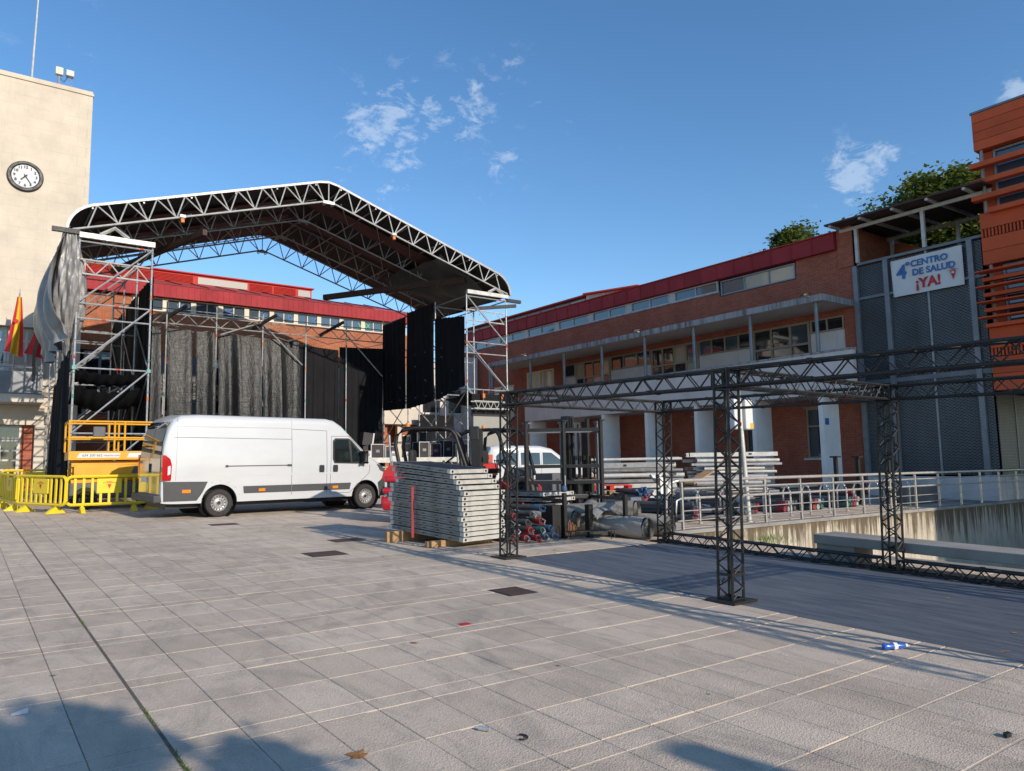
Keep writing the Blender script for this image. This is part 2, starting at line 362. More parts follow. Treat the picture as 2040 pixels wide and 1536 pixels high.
def mat_floor():
    t = NT('vinyl_mat'); n = t.noise(3.0, 7, .7, t.pos((5, .45, 1)))
    c = t.mix(t.ramp(n, [(.35, 0), (.7, 1)]), (.060, .072, .090), (.165, .180, .20))
    c = t.mix(t.ramp(t.noise(14, 5, .7, t.pos((2, .35, 1))), [(.66, 0), (.78, .5)]), c, (.28, .28, .28))
    t.bump(n, .4, .015); t.out(c, .55)
mat_floor()
plain('yellow_plastic', (.80, .58, .02), .45, var=.1, scale=2); plain('lift_yellow', (.78, .36, .01), .42, var=.16, scale=2)
plain('lift_dark', (.11, .11, .115), .6, var=.2)
plain('white_print', (.66, .655, .64), .5, var=.05); plain('black_print', (.02, .02, .022), .6); plain('red_print', (.52, .02, .025), .5); plain('blue_print', (.035, .16, .42), .5); plain('green_print', (.10, .55, .18), .5); plain('yellow_print', (.85, .45, .02), .5)
t_ = NT('van_paint'); t_.out(t_.mix(t_.ramp(t_.noise(1.3, 8, .7, t_.pos((.6, 1, 1.4), True)), [(.45, 0), (.8, .4)]), (.55, .56, .565), (.44, .43, .41)), .34); t_.p.inputs['Coat Weight'].default_value = .6; t_.p.inputs['Coat Roughness'].default_value = .05
t_ = NT('van_rear'); t_.out((.42, .41, .40), .10, .55); t_.p.inputs['Coat Weight'].default_value = .8
plain('van_plastic', (.055, .057, .06), .6, var=.1); plain('van_black', (.016, .016, .017), .5); plain('seam', (.09, .09, .095), .6, var=0)
plain('tyre', (.032, .028, .026), .8, var=.3, scale=6); plain('tyre_dusty', (.12, .10, .08), .9, var=.3, scale=6); plain('rim', (.46, .45, .44), .4, .6, var=.2)
t_ = NT('tail_red'); t_.out((.42, .006, .012), .12); t_.p.inputs['Coat Weight'].default_value = 1
t_ = NT('amber'); t_.out((.75, .22, .01), .25)
t_ = NT('lamp_glass'); t_.out((.07, .08, .09), .1); t_.p.inputs['Coat Weight'].default_value = 1
t_ = NT('fork_red'); t_.out(t_.mix(1.0, (.50, .012, .022), t_.ramp(t_.noise(2, 5), [(.3, .8), (.7, 1.1)]), 'MULTIPLY'), .3); t_.p.inputs['Coat Weight'].default_value = .5; t_.p.inputs['Coat Roughness'].default_value = .1
plain('seat_black', (.02, .02, .021), .7)
plain('wood', (.42, .25, .12), .8, var=.3, scale=9, bump=.2); plain('pallet_red', (.62, .035, .015), .7, var=.2, scale=6)
plain('tube_dark', (.085, .095, .105), .5, .3, var=.35, scale=6); plain('tube_red', (.27, .024, .03), .55, var=.2); plain('tube_blue', (.035, .085, .17), .55, var=.2); plain('tube_green', (.035, .11, .105), .55, var=.2)
plain('screen_grey', (.30, .29, .255), .6, var=.05, obj=True); plain('case_black', (.02, .017, .022), .55, .0, var=.3); plain('case_plum', (.05, .015, .03), .5)
plain('leaf_brown', (.34, .16, .05), .7, var=.35, scale=20); plain('leaf_tan', (.46, .27, .13), .7, var=.3, scale=20)
plain('bottle_blue', (.03, .12, .50), .2); plain('paper_white', (.75, .73, .70), .7)
plain('rope_orange', (.30, .13, .07), .8)
plain('flag_red', (.52, .02, .025), .75, var=.15, scale=4); plain('flag_yellow', (.75, .47, .02), .75, var=.15, scale=4)
plain('bark', (.13, .095, .07), .95, var=.4, scale=8, bump=.5)
def leafmat(name, a, b):
    t = NT(name); oi = t.new('ShaderNodeNewGeometry').outputs['Random Per Island']
    t.out(t.mix(oi, a, b), .55, Specular_IOR_Level=.35); t.p.inputs['Subsurface Weight'].default_value = 0
    tr = t.new('ShaderNodeBsdfTranslucent'); t.set(tr.inputs[0], t.mix(oi, [x*1.5 for x in a], [x*1.6 for x in b]))
    ms = t.new('ShaderNodeMixShader'); ms.inputs[0].default_value = .28; o = t.n['Material Output']
    t.l.new(t.p.outputs[0], ms.inputs[1]); t.l.new(tr.outputs[0], ms.inputs[2]); t.l.new(ms.outputs[0], o.inputs['Surface'])
leafmat('leaf_green', (.05, .10, .02), (.22, .24, .055)); leafmat('grass', (.06, .11, .02), (.16, .20, .05))
ORD = ['lowest', 'second', 'third', 'fourth', 'fifth', 'sixth', 'seventh', 'eighth', 'ninth', 'tenth', 'eleventh', 'twelfth', 'thirteenth', 'fourteenth', 'fifteenth', 'sixteenth', 'seventeenth', 'eighteenth']
NTH = ['first'] + ORD[1:]
# ================================================================ the plaza
JX0, JY0 = 0.615, 3.09                                      # joints of the paving: columns of 0.4 m, rows of 0.2, 0.6 and 0.6 m
def zplane(m, dz=0.0):
    for v in m.v: v.z = gz(v.x, v.y) + v.z + dz
    return m
g = MB(); xs = [-300, 11.5, 36.0, 300]; ys = [-300, -25.0, 10.5, 300]
for i in range(3):
    for j in range(3):
        if i == 1 and j == 1: continue                      # the sunken ramp
        g.add([(xs[i], ys[j], 0), (xs[i+1], ys[j], 0), (xs[i+1], ys[j+1], 0), (xs[i], ys[j+1], 0)], [(0, 1, 2, 3)])
plaza = struct(zplane(g, -.016).build('plaza_ground', 'ground'))
gj = MB().add([(-8, .4, 0), (11.5, .4, 0), (11.5, 36, 0), (-8, 36, 0)], [(0, 1, 2, 3)]).add([(11.5, 10.72, 0), (27, 10.72, 0), (27, 36, 0), (11.5, 36, 0)], [(0, 1, 2, 3)])
tag(zplane(gj, -.012).build('joint_bed', 'joint_dark', plaza), None, None)
ramp = MB(); ramp.grid(lambda u, v: (11.5+24.5*u, -25+35.5*v, (gz(11.5, -25+35.5*v))*(1-u)**1.0 + (-3.05)*u - .02), 12, 6)
struct(ramp.build('sunken_ramp', 'concrete'))
def paver_mesh(wx, wy):                                     # a flag with chamfered arrises, following the slope
    m = MB(); a, b, c = wx/2, wy/2, .004
    vs = [(-a, -b, -.011), (a, -b, -.011), (a, b, -.011), (-a, b, -.011), (-a, -b, -.004), (a, -b, -.004), (a, b, -.004), (-a, b, -.004),
          (-a+c, -b+c, 0), (a-c, -b+c, 0), (a-c, b-c, 0), (-a+c, b-c, 0)]
    fs = [(8, 9, 10, 11)] + [(i, (i+1) % 4, 4+(i+1) % 4, 4+i) for i in range(4)] + [(4+i, 4+(i+1) % 4, 8+(i+1) % 4, 8+i) for i in range(4)]
    m.add(vs, fs)
    for v in m.v: v.z += gz(v.x, v.y)
    return m
def in_view(x, y):
    d = Vector((x, y, gz(x, y)-CAM_H)); w = d.dot(_f)
    if w < .3: return None
    px = 1020+1490.62*d.dot(_r2)/w; py = 768-1490.62*d.dot(_u2)/w
    return (px, py, w) if -160 < px < 2200 and py < 1720 else None
flags = []
k0 = -2
for k in range(k0, 24):
    for (o, h) in ((0, .2), (.2, .6), (.8, .6)):
        yc = JY0+1.4*k+o+h/2
        if yc < .5 or yc > 35.5: continue
        for c in range(-21, 66):
            xc = JX0+.4*c+.2
            if xc > 26.8 or (xc > 11.25 and yc < 10.95): continue
            if 6.62 < xc < 10.3 and yc < 9.35 and yc > .6 and xc > 6.95: continue     # under the mat
            q = in_view(xc, yc)
            if q: flags.append((q[2] if q[0] > -60 and q[1] < 1640 else q[2]+40, xc, yc, h, c, k))
flags.sort()
pm = {h: paver_mesh(.3965, h-.010).mesh('paver') for h in (.2, .6)}
for me in pm.values(): me.materials.append(M['paver'])
for (d, x, y, h, c, k) in flags[:300]:
    o = bpy.data.objects.new('paver', pm[h]); COL.objects.link(o); o.parent = plaza; o.location = (x, y, gz(x, y)+rng.uniform(-.0012, .0012))
far = MB(); tints = []
pv = {h: paver_mesh(.3965, h-.010) for h in (.2, .6)}
for (d, x, y, h, c, k) in flags[300:]:
    z = gz(x, y); far.add([(v.x+x, v.y+y, v.z+z) for v in pv[h].v], pv[h].f); tints += [rng.random()]*9
fo = bpy.data.objects.new('paver_field', bpy.data.meshes.new('paver_field')); fo.data.from_pydata(far.v, [], far.f); COL.objects.link(fo); fo.parent = plaza
fo.data.materials.append(M['paver_far']); fo['kind'] = 'stuff'
at = fo.data.attributes.new('tint', 'FLOAT', 'FACE'); at.data.foreach_set('value', tints)
mj = MB()                                                   # pale mortar in the joints between the rows, broken here and there
for k in range(k0, 24):
    for o in (0, .2, .8):
        yc = JY0+1.4*k+o
        if yc < .5 or yc > 30: continue
        x = -7.6
        while x < 26.5:
            L = rng.uniform(.5, 2.6)
            if rng.random() < .68 and not (x+L > 11.3 and yc < 10.9) and not (x+L > 6.7 and yc < 9.3 and x < 10.5):
                mj.add([(x, yc-.0052, -.0018), (x+L, yc-.0052, -.0018), (x+L, yc+.0052, -.0018), (x, yc+.0052, -.0018)], [(0, 1, 2, 3)])
            x += L+rng.uniform(0, .5)
o = zplane(mj).build('mortar_joint', 'joint_pale', plaza); o['kind'] = 'stuff'
# the wide expansion joint with some weeds in it
ej = MB().add([(1.013-.011, 1, .0012), (1.013+.011, 1, .0012), (1.013+.009, 30, .0012), (1.013-.009, 30, .0012)], [(0, 1, 2, 3)])
zplane(ej).build('expansion_joint', 'joint_dark', plaza)
wd = MB()
for i in range(260):
    y = rng.choice([4.05, 4.25, 4.4, 5.2, 8.3])+rng.gauss(0, .12); x = 1.013+rng.gauss(0, .006); h = rng.uniform(.006, .022); a = rng.uniform(0, 6.3)
    z = gz(x, y); wd.add([(x-.003, y, z), (x+.003, y, z), (x+h*math.cos(a), y+h*math.sin(a), z+h)], [(0, 1, 2)])
tag(wd.build('weeds', 'grass'), 'tiny weeds growing in the wide paving joint at lower left', 'weeds', kind='stuff')
# manhole covers
for i, (x0, x1, y0, y1, lab) in enumerate([(4.46, 5.05, 11.28, 11.83, 'rusty square access cover in the paving left of the strapped stack'), (5.08, 5.49, 7.0, 7.46, 'rusty access cover in the paving nearest the camera'),
                                           (5.5, 6.1, 12.85, 13.3, 'rusty access cover lying in the shadow beside the timber block'), (4.5, 5.1, 17.2, 17.6, 'dark flat access cover in front of the white van')]):
    e = empty('access_cover', ((x0+x1)/2, (y0+y1)/2, gz((x0+x1)/2, (y0+y1)/2))); tag(e, lab, 'access cover', 'access covers set in the paving')
    fr = MB().bx(x0, x1, y0, y1, .0015, .004); zplane(fr).build('cover_frame', 'dark_steel', e)
    pl = MB().bx(x0+.025, x1-.025, y0+.025, y1-.025, .0045, .007); zplane(pl).build('cover_plate', 'rust_brown', e)
# sunken ramp: retaining wall with a run of stains, rough ground strip, weeds
rw = empty('retaining_wall', (20, 10.5, 0)); tag(rw, 'stained concrete retaining wall below the metal railing', 'wall')
m = MB(); n = 36; WL = 24.5
for i in range(n):
    x0, x1 = 11.5+WL*i/n, 11.5+WL*(i+1)/n
    m.add([(x0, 10.5, -3.4), (x1, 10.5, -3.4), (x1, 10.5, gz(x1, 10.5)-.05), (x0, 10.5, gz(x0, 10.5)-.05)], [(0, 1, 2, 3)])
m.build('wall_face', 'retaining', rw)
m = MB()
for (x0, x1) in ((11.5, 14.9), (14.91, 18.4), (18.41, 21.9), (21.91, 25.4), (25.41, 29), (29.01, 32.5), (32.51, 36)):
    z0, z1 = gz(x0, 10.6), gz(x1, 10.6); mm = MB().bx(x0, x1, 10.47, 10.72, 0, 1)
    for v in mm.v: v.z = gz(v.x, 10.6) + (-.06 if v.z < .5 else .015)
    mm.build('coping', 'concrete', rw)
gr = MB()
for (cx, cy, n, s) in ((12.2, 8.6, 130, .28), (12.8, 9.0, 110, .22), (22.0, 10.75, 60, .12)):
    for i in range(n):
        x = cx+rng.gauss(0, s); y = cy+rng.gauss(0, s*.5); a = rng.uniform(0, 6.3); h = rng.uniform(.06, .22); w = .006
        z = gz(x, y)-.02 if y > 10 else gz(11.5, y)-.08
        gr.add([(x-w, y, z), (x+w, y, z), (x+.5*h*math.cos(a), y+.5*h*math.sin(a), z+h)], [(0, 1, 2)])
tag(gr.build('grass', 'grass'), 'green grass tufts growing at the foot of the retaining wall', 'grass', kind='stuff')

# ================================================================ building on the right: brick, white parapet, red fascia
XW, XF = 28.45, 26.25
BB = empty('brick_building', (XW, 25, gz(XW, 25))); tag(BB, 'long brick building with red metal fascia and white balcony on blade pillars', 'building')
MB().bx(XW+.2, 40, 15.4, 46, -.3, 10.7).build('building_core', 'dark_room', BB)
def wallbox(name, mat, y0, y1, z0, z1, par=BB, x0=XW, x1=None):
    return MB().bx(x0, XW+.25 if x1 is None else x1, y0, y1, z0, z1).build(name, mat, par)
wallbox('brick_wall', 'brick', 15.4, 46, 7.42, 9.33)
wallbox('brick_wall', 'brick', 22.0, 46, 9.33, 9.53)
wallbox('brick_wall', 'brick', 15.4, 17.98, 9.33, 10.9)
MB().bx(XW-.06, XW+.8, 15.4, 16.05, 9.33, 11.0).build('brick_pier', 'brick', BB)
wallbox('brick_wall', 'brick', 15.4, 15.98, .1, 7.42)
MB().bx(XW+.26, 40, 15.38, 15.6, .1, 10.9).build('end_wall', 'brick', BB)
wallbox('sill_course', 'canopy_edge', 22.0, 46, 9.53, 9.57, x0=XW-.04)
# clerestory windows between piers
def pane_window(y0, y1, z0, z1, nm, glassm, frame, par, cols=2, rows=1, x=XW, fw=.055, split=None):
    w = empty('window', (x, (y0+y1)/2, z0)); w.parent = par; w.matrix_parent_inverse = base_matrix(par).inverted()
    fr = MB().bx(x-.02, x+.1, y0, y1, z0, z0+fw).bx(x-.02, x+.1, y0, y1, z1-fw, z1).bx(x-.02, x+.1, y0, y0+fw, z0+fw, z1-fw).bx(x-.02, x+.1, y1-fw, y1, z0+fw, z1-fw)
    cuts = [y0+(y1-y0)*k/cols for k in range(1, cols)]
    for c in cuts: fr.bx(x-.012, x+.1, c-fw*.45, c+fw*.45, z0+fw, z1-fw)
    zc = split if split else [z0+(z1-z0)*k/rows for k in range(1, rows)]
    for c in zc: fr.bx(x-.014, x+.1, y0+fw, y1-fw, c-fw*.5, c+fw*.5)
    fr.build('frame', frame, w)
    yy = [y0+fw]+cuts+[y1-fw]; zz = [z0+fw]+zc+[z1-fw]
    for i in range(len(yy)-1):
        for j in range(len(zz)-1):
            gm = glassm[(i+j*7) % len(glassm)] if isinstance(glassm, list) else glassm
            t = rng.uniform(-.006, .006)
            MB().add([(x+.05+t, yy[i], zz[j]), (x+.05-t, yy[i+1], zz[j]), (x+.05-t, yy[i+1], zz[j+1]), (x+.05+t, yy[i], zz[j+1])], [(0, 3, 2, 1)]).build('pane', gm, w)
    return w
pane_window(18.03, 21.92, 9.36, 10.05, 'w', ['glass_pale', 'glass_pale', 'glass_blue'], 'frame_grey', BB, 3)
for k in range(8):
    y0 = 22.1+3.02*k; pane_window(y0, y0+2.68, 9.58, 10.1, 'w', 'glass_blue', 'frame_white', BB, 2)
    wallbox('window_pier', 'frame_white', y0+2.69, y0+3.01, 9.575, 10.105, x0=XW-.01)
# red fascia panels and roof
for k in range(30):
    y0 = 16.1+.98*k
    MB().bx(XW-.22, XW-.02, y0+.012, y0+.968, 10.13, 10.80).build('fascia_panel', 'red_metal', BB)
    MB().bx(XW-.25, XW-.221, y0-.018, y0+.018, 10.12, 10.81).build('fascia_rib', 'red_metal', BB)
MB().bx(XW-.019, XW+.22, 16.06, 46, 10.11, 10.79).build('fascia_backing', 'red_metal', BB)
MB().bx(XW-.27, XW-.02, 16.06, 46, 10.815, 10.86).build('gutter', 'red_bright', BB)
MB().add([(XW-.27, 16.06, 10.865), (XW-.27, 46, 10.865), (36, 46, 12.6), (36, 16.06, 12.6)], [(0, 1, 2, 3)]).build('roof', 'red_roof', BB)
rm = empty('roof_monitor', (31.5, 38, 11)); rm.parent = BB; rm.matrix_parent_inverse = base_matrix(BB).inverted()
MB().bx(31.2, 35, 34.2, 48, 11.2, 12.02).build('monitor_wall', 'steel_grey', rm)
for k in range(9):
    MB().bx(31.14, 31.199, 34.4+1.5*k, 35.75+1.5*k, 11.42, 11.92).build('pane', 'glass_pale' if k == 0 else 'frame_grey', rm)
MB().bx(30.85, 35.3, 34.0, 48, 12.03, 12.12).build('monitor_roof', 'red_bright', rm)
MB().prism([(30.9, 34.0), (32.05, 30.9), (34, 30.9), (34, 34.0)], (0, 0, 11.2), (1, 0, 0), (0, 1, 0), (0, 0, 1), .84).build('monitor_end', 'cream_frame', rm)
MB().prism([(30.6, 34.0), (31.85, 30.5), (34.3, 30.5), (34.3, 34.0)], (0, 0, 12.045), (1, 0, 0), (0, 1, 0), (0, 0, 1), .09).build('monitor_roof', 'red_bright', rm)
for k in range(3):
    a, b = .06+.33*k, .06+.33*k+.29; f_ = lambda t: (30.9+1.15*t-.03, 34.0-3.1*t-.012)
    p, q = f_(a), f_(b); MB().add([(p[0], p[1], 11.55), (q[0], q[1], 11.55), (q[0], q[1], 11.98), (p[0], p[1], 11.98)], [(0, 1, 2, 3)]).build('pane', 'glass_pale', rm)
MB().beam((31.0, 41.6, 11.6), (30.6, 41.2, 11.2), .35, .12).build('roof_flue', 'frame_grey', rm)
# canopy, thin posts, balcony, blades
MB().bx(XF-.05, XW-.002, 15.55, 38.0, 7.70, 7.88).build('canopy', 'soffit', BB)
MB().bx(XF-.10, XF-.052, 15.55, 38.0, 7.68, 7.93).build('canopy_edge', 'canopy_edge', BB)
MB().bx(XF-.10, XW-.004, 15.50, 15.548, 7.68, 7.93).build('canopy_edge', 'canopy_edge', BB)
MB().bx(XF-.05, XW-.003, 15.55, 38.0, 7.882, 7.90).build('canopy_top', 'canopy_edge', BB)
PY = [15.92+3.005*k for k in range(7)]
for y in PY: MB().tube((XF+.1, y-.02, 5.76), (XF+.1, y-.02, 7.70), .075, 10).build('canopy_post', 'post_grey', BB, 40)
MB().tube((XF+.1, 37.9, 3.0), (XF+.1, 37.9, 7.70), .16, 12).build('canopy_post', 'post_grey', BB, 40)
MB().bx(XF, XF+.22, 14.5, 34.2, 4.10, 5.66).build('balcony_parapet', 'white_render', BB)
MB().bx(XF-.03, XF+.26, 14.48, 34.22, 5.665, 5.74).build('parapet_coping', 'canopy_edge', BB)
MB().bx(XF+.225, XW-.002, 14.52, 34.2, 4.11, 4.42).build('balcony_slab', 'soffit', BB)
MB().bx(XF+.0, XW-.002, 34.205, 34.42, 4.10, 5.66).build('parapet_end', 'white_render', BB)
for y in PY: MB().bx(XF+.01, XF+1.12, y-.10, y+.08, .0, 4.095).build('pillar', 'pillar_white', BB)
tag(MB().bx(XF+.12, XF+.38, PY[0]-.106, PY[0]-.1015, 2.95, 3.2).build('notice_paper', 'blue_print', BB), None, None)
# ground floor brick wall with tall slim windows
yy = 15.98
for k in range(7):
    wy0 = 17.25+3.0*k; wy1 = wy0+.68
    wallbox('brick_wall', 'brick', yy, wy0, .1, 4.43); wallbox('brick_wall', 'brick', wy0, wy1, .1, 1.62); wallbox('brick_wall', 'brick', wy0, wy1, 3.82, 4.43)
    MB().bx(XW-.10, XW+.1, wy0-.12, wy1+.12, 1.625, 1.70).build('window_sill', 'white_render', BB)
    MB().bx(XW-.05, XW+.1, wy0-.10, wy1+.05, 3.76, 3.818).build('window_lintel', 'frame_beige', BB)
    pane_window(wy0, wy1, 1.70, 3.76, 'w', 'glass_dark', 'frame_beige', BB, 1, 1, XW+.06, .06, [3.02])
    yy = wy1
wallbox('brick_wall', 'brick', yy, 46, .1, 4.43)
# balcony level
Z0, Z1 = 4.43, 7.42
def panel(y0, y1, z0, z1): wallbox('wall_panel', 'white_render', y0, y1, z0, z1, x0=XW+.03)
panel(15.98, 17.5, Z0, 6.86); pane_window(16.0, 17.48, 6.87, Z1, 'w', 'glass_dark', 'frame_beige', BB, 2)
pane_window(17.52, 20.32, Z0, Z1, 'w', ['glass_dark', 'glass_blue', 'glass_dark'], 'frame_beige', BB, 3, 1, XW, .09, [6.5])
panel(20.34, 23.4, Z0, 6.68); pane_window(20.34, 23.4, 6.69, Z1, 'w', ['glass_dark', 'glass_blue'], 'frame_beige', BB, 4)
pane_window(23.44, 26.5, Z0, Z1, 'w', ['glass_pale', 'glass_dark', 'glass_dark', 'glass_blue'], 'frame_beige', BB, 4, 1, XW, .09, [6.5])
panel(26.53, 29.5, Z0, 6.66); pane_window(26.53, 29.5, 6.67, Z1, 'w', ['glass_dark', 'glass_blue'], 'frame_beige', BB, 3)
pane_window(29.54, 32.4, Z0, Z1, 'w', ['glass_dark', 'glass_pale', 'glass_dark'], 'frame_beige', BB, 4, 1, XW, .09, [6.5])
panel(32.43, 33.5, Z0, 6.66); pane_window(32.43, 33.5, 6.67, Z1, 'w', 'glass_dark', 'frame_beige', BB, 1)
wallbox('brick_wall', 'brick', 33.5, 34.35, Z0, Z1)
pane_window(34.38, 37.0, 4.9, 7.35, 'w', ['blind', 'glass_pale', 'blind'], 'cream_frame', BB, 2, 1, XW, .08, [6.0])
wallbox('brick_wall', 'brick', 34.35, 37.02, Z0, 4.895); wallbox('brick_wall', 'brick', 34.35, 37.02, 7.355, Z1)
wallbox('brick_wall', 'brick', 37.02, 38.4, Z0, Z1)
pane_window(38.42, 41.3, 4.6, 6.75, 'w', ['blind', 'glass_blue', 'glass_pale'], 'cream_frame', BB, 2, 1, XW, .08, [5.7])
wallbox('brick_wall', 'brick', 38.4, 41.32, Z0, 4.595); wallbox('brick_wall', 'brick', 38.4, 41.32, 6.755, Z1); wallbox('brick_wall', 'brick', 41.32, 46, Z0, Z1)
MB().bx(XW-.9, XW-.005, 42.6, 43.4, .2, 9.0).build('concrete_shaft', 'white_render', BB)
MB().bx(19.0, XW-.006, 43.41, 46, .2, 8.6).build('concrete_wing', 'white_render', BB)
for xx in (20.2, 22.4, 24.6, 26.6):
    for zz in (2.2, 5.2): MB().bx(xx, xx+1.3, 43.36, 43.408, zz, zz+1.7).build('wing_window', 'glass_dark', BB); MB().bx(xx-.08, xx+1.38, 43.30, 43.359, zz-.12, zz-.01).build('wing_sill', 'white_render', BB)
for i, (y, s) in enumerate([(PY[0], 1), (PY[3], -1), (PY[6], -1)]):
    f = empty('floodlight', (XF-.12, y, 7.93)); tag(f, ['black floodlight on the canopy corner nearest the mesh screen', 'floodlight on the canopy edge above the middle post', 'floodlight on the canopy edge at its far end'][i], 'floodlight', 'floodlights on the canopy')
    MB().beam((XF-.16, y+.1, 8.0), (XF-.42, y+.22, 7.93), .26, .05).build('lamp_body', 'black_steel' if i == 0 else 'dark_steel', f)
    MB().beam((XF-.19, y+.11, 7.962), (XF-.40, y+.21, 7.905), .2, .012).build('lamp_glass', 'glass_pale', f); MB().tube((XF-.1, y+.1, 7.9), (XF-.3, y+.2, 7.96), .02).build('bracket', 'frame_white', f)

# ---------------------------------------------------------------- metal mesh facade with terrace pergola
MS = empty('mesh_facade', (XW, 12, .3)); tag(MS, 'tall grey expanded metal mesh facade behind the railing', 'facade')
MB().bx(XW+.3, 40, 10.86, 15.35, -.2, 9.30).build('facade_core', 'dark_room', MS)
yb = [15.36, 14.16, 12.66, 11.15, 10.78]; zb = [.98, 4.55, 7.92, 9.26]
for i in range(len(yb)-1):
    for j in range(3):
        if i > 3 and j > 0: continue
        MB().bx(XW+.03, XW+.05, yb[i+1]+.03, yb[i]-.03, zb[j]+.05, zb[j+1]-.05).build('mesh_panel', 'metal_mesh', MS)
for y in (15.37, 14.15, 11.15): MB().bx(XW-.09, XW+.1, y-.09, y+.09, .35, 9.27 if y > 11 else 3.8).build('facade_post', 'post_grey', MS)
for y in (12.66,): MB().bx(XW-.02, XW+.06, y-.035, y+.035, .98, 9.27 if y > 11 else 3.8).build('facade_mullion', 'galv_dull', MS)
for z, h in ((4.5, .16), (7.88, .10), (9.28, .10)): MB().bx(XW-.05, XW+.12, 10.7, 15.27, z, z+h).build('facade_beam', 'steel_grey', MS)
MB().bx(XW-.12, XW+.3, 10.76, 15.35, -.2, .96).build('plinth', 'white_render', MS); MB().bx(XW+.301, 36, 10.74, 10.85, -.2, .96).build('plinth', 'white_render', MS)
for k in range(5): MB().bx(XW+.15+1.5*k, XW+1.59+1.5*k, 10.77, 10.79, 1.02, 3.80).build('mesh_panel', 'metal_mesh', MS); MB().bx(XW+1.60+1.5*k, XW+1.65+1.5*k, 10.75, 10.80, .98, 3.81).build('facade_mullion', 'galv_dull', MS)
MB().bx(28.15, 28.449, 13.05, 13.28, .4, .95).build('service_box', 'frame_white', MS)
PG = empty('terrace_pergola', (29, 13, 9.4)); tag(PG, 'flat brown terrace roof on slim white posts above the mesh facade', 'pergola')
def pz(x): return 10.98+.03*(x-28)
MB().add([(27.6, 10.3, pz(27.6)), (27.6, 16.1, pz(27.6)), (31.6, 16.1, pz(31.6)), (31.6, 10.3, pz(31.6)), (27.6, 10.3, pz(27.6)+.07), (27.6, 16.1, pz(27.6)+.07), (31.6, 16.1, pz(31.6)+.07), (31.6, 10.3, pz(31.6)+.07)],
         [(0, 1, 2, 3), (7, 6, 5, 4), (0, 4, 5, 1), (1, 5, 6, 2), (2, 6, 7, 3), (3, 7, 4, 0)]).build('pergola_roof', 'rust_brown', PG)
for k in range(5): MB().beam((27.65, 10.9+1.25*k, 10.93), (31.5, 10.9+1.25*k, 11.03), .10, .10).build('rafter', 'alu_white', PG)
for x in (28.4, 31.2): MB().beam((x, 10.3, 10.83), (x, 15.9, 10.83), .09, .13).build('purlin', 'alu_white', PG)
for x, y in ((28.4, 15.22), (28.4, 12.65), (31.2, 15.2), (31.2, 12.6)): MB().bx(x-.06, x+.06, y-.06, y+.06, 9.38, 10.78).build('pergola_post', 'alu_white', PG)
tw = MB().prism([(15.6, 9.35), (15.6, 10.75), (14.9, 10.65), (12.7, 9.5), (12.7, 9.35)], (31.6, 0, 0), (0, 1, 0), (0, 0, 1), (1, 0, 0), .3)
tag(tw.build('terrace_wall', 'brick_bright'), 'sloping brick wall on the terrace under the pergola', 'wall')
# banner: words and crest on white cloth
BN = empty('banner', (XW-.15, 12.6, 7.72)); tag(BN, 'white cloth banner reading 4º CENTRO DE SALUD ¡YA! on the mesh facade', 'banner')
bp = [Vector((XW-.10, 13.89, 9.12)), Vector((XW-.10, 11.39, 9.15)), Vector((XW-.10, 11.39, 7.72)), Vector((XW-.10, 13.85, 7.72))]
def bpt(u, v, d=0.0):                                       # u along the banner, v up
    a = bp[3]+(bp[2]-bp[3])*u; b = bp[0]+(bp[1]-bp[0])*u; p = a+(b-a)*v
    return (p.x-d-.015*math.sin(u*11+v*3), p.y, p.z)
MB().grid(lambda u, v: bpt(u, v), 24, 14).build('banner_cloth', 'white_print', BN, 60)
bcol = Vector((0, -1, 0)); bup = Vector((0, 0, 1))
def btext(s, u, v, size, m, off): text(s, size, m, BN, (XW-.125, 13.87-2.48*u, 7.72+1.41*v), bcol, bup, .004, off)
btext('4', .14, .62, .72, 'blue_print', .022); btext('º', .235, .76, .42, 'blue_print', .012)
btext('CENTRO', .545, .80, .33, 'blue_print', .011); btext('DE SALUD', .60, .56, .33, 'blue_print', .011); btext('¡YA!', .515, .24, .50, 'red_print', .018)
MB().prism([(-.10, .13), (.10, .13), (0, -.2)], (XW-.13, 11.72, 8.16), bcol, bup, (-1, 0, 0), .006).build('crest', 'red_print', BN)
MB().prism([(-.19, .155), (.19, .155), (.19, .17), (-.19, .17)], (XW-.13, 11.72, 8.16), bcol, bup, (-1, 0, 0), .006).build('crest_bar', 'red_print', BN)
MB().prism([(-.07, .19), (.07, .19), (.07, .215), (-.07, .215)], (XW-.13, 11.72, 8.16), bcol, bup, (-1, 0, 0), .006).build('crest_word', 'red_print', BN)
MB().prism([(-.045, .10), (.045, .10), (.045, .03), (-.045, .03)], (XW-.137, 11.72, 8.16), bcol, bup, (-1, 0, 0), .004).build('crest_field', 'white_print', BN)
MB().tube((XW-.12, 13.9, 9.1), (XW-.12, 13.86, 7.73), .012).tube((XW-.12, 11.38, 9.14), (XW-.12, 11.38, 7.73), .012).build('banner_hem', 'white_print', BN)

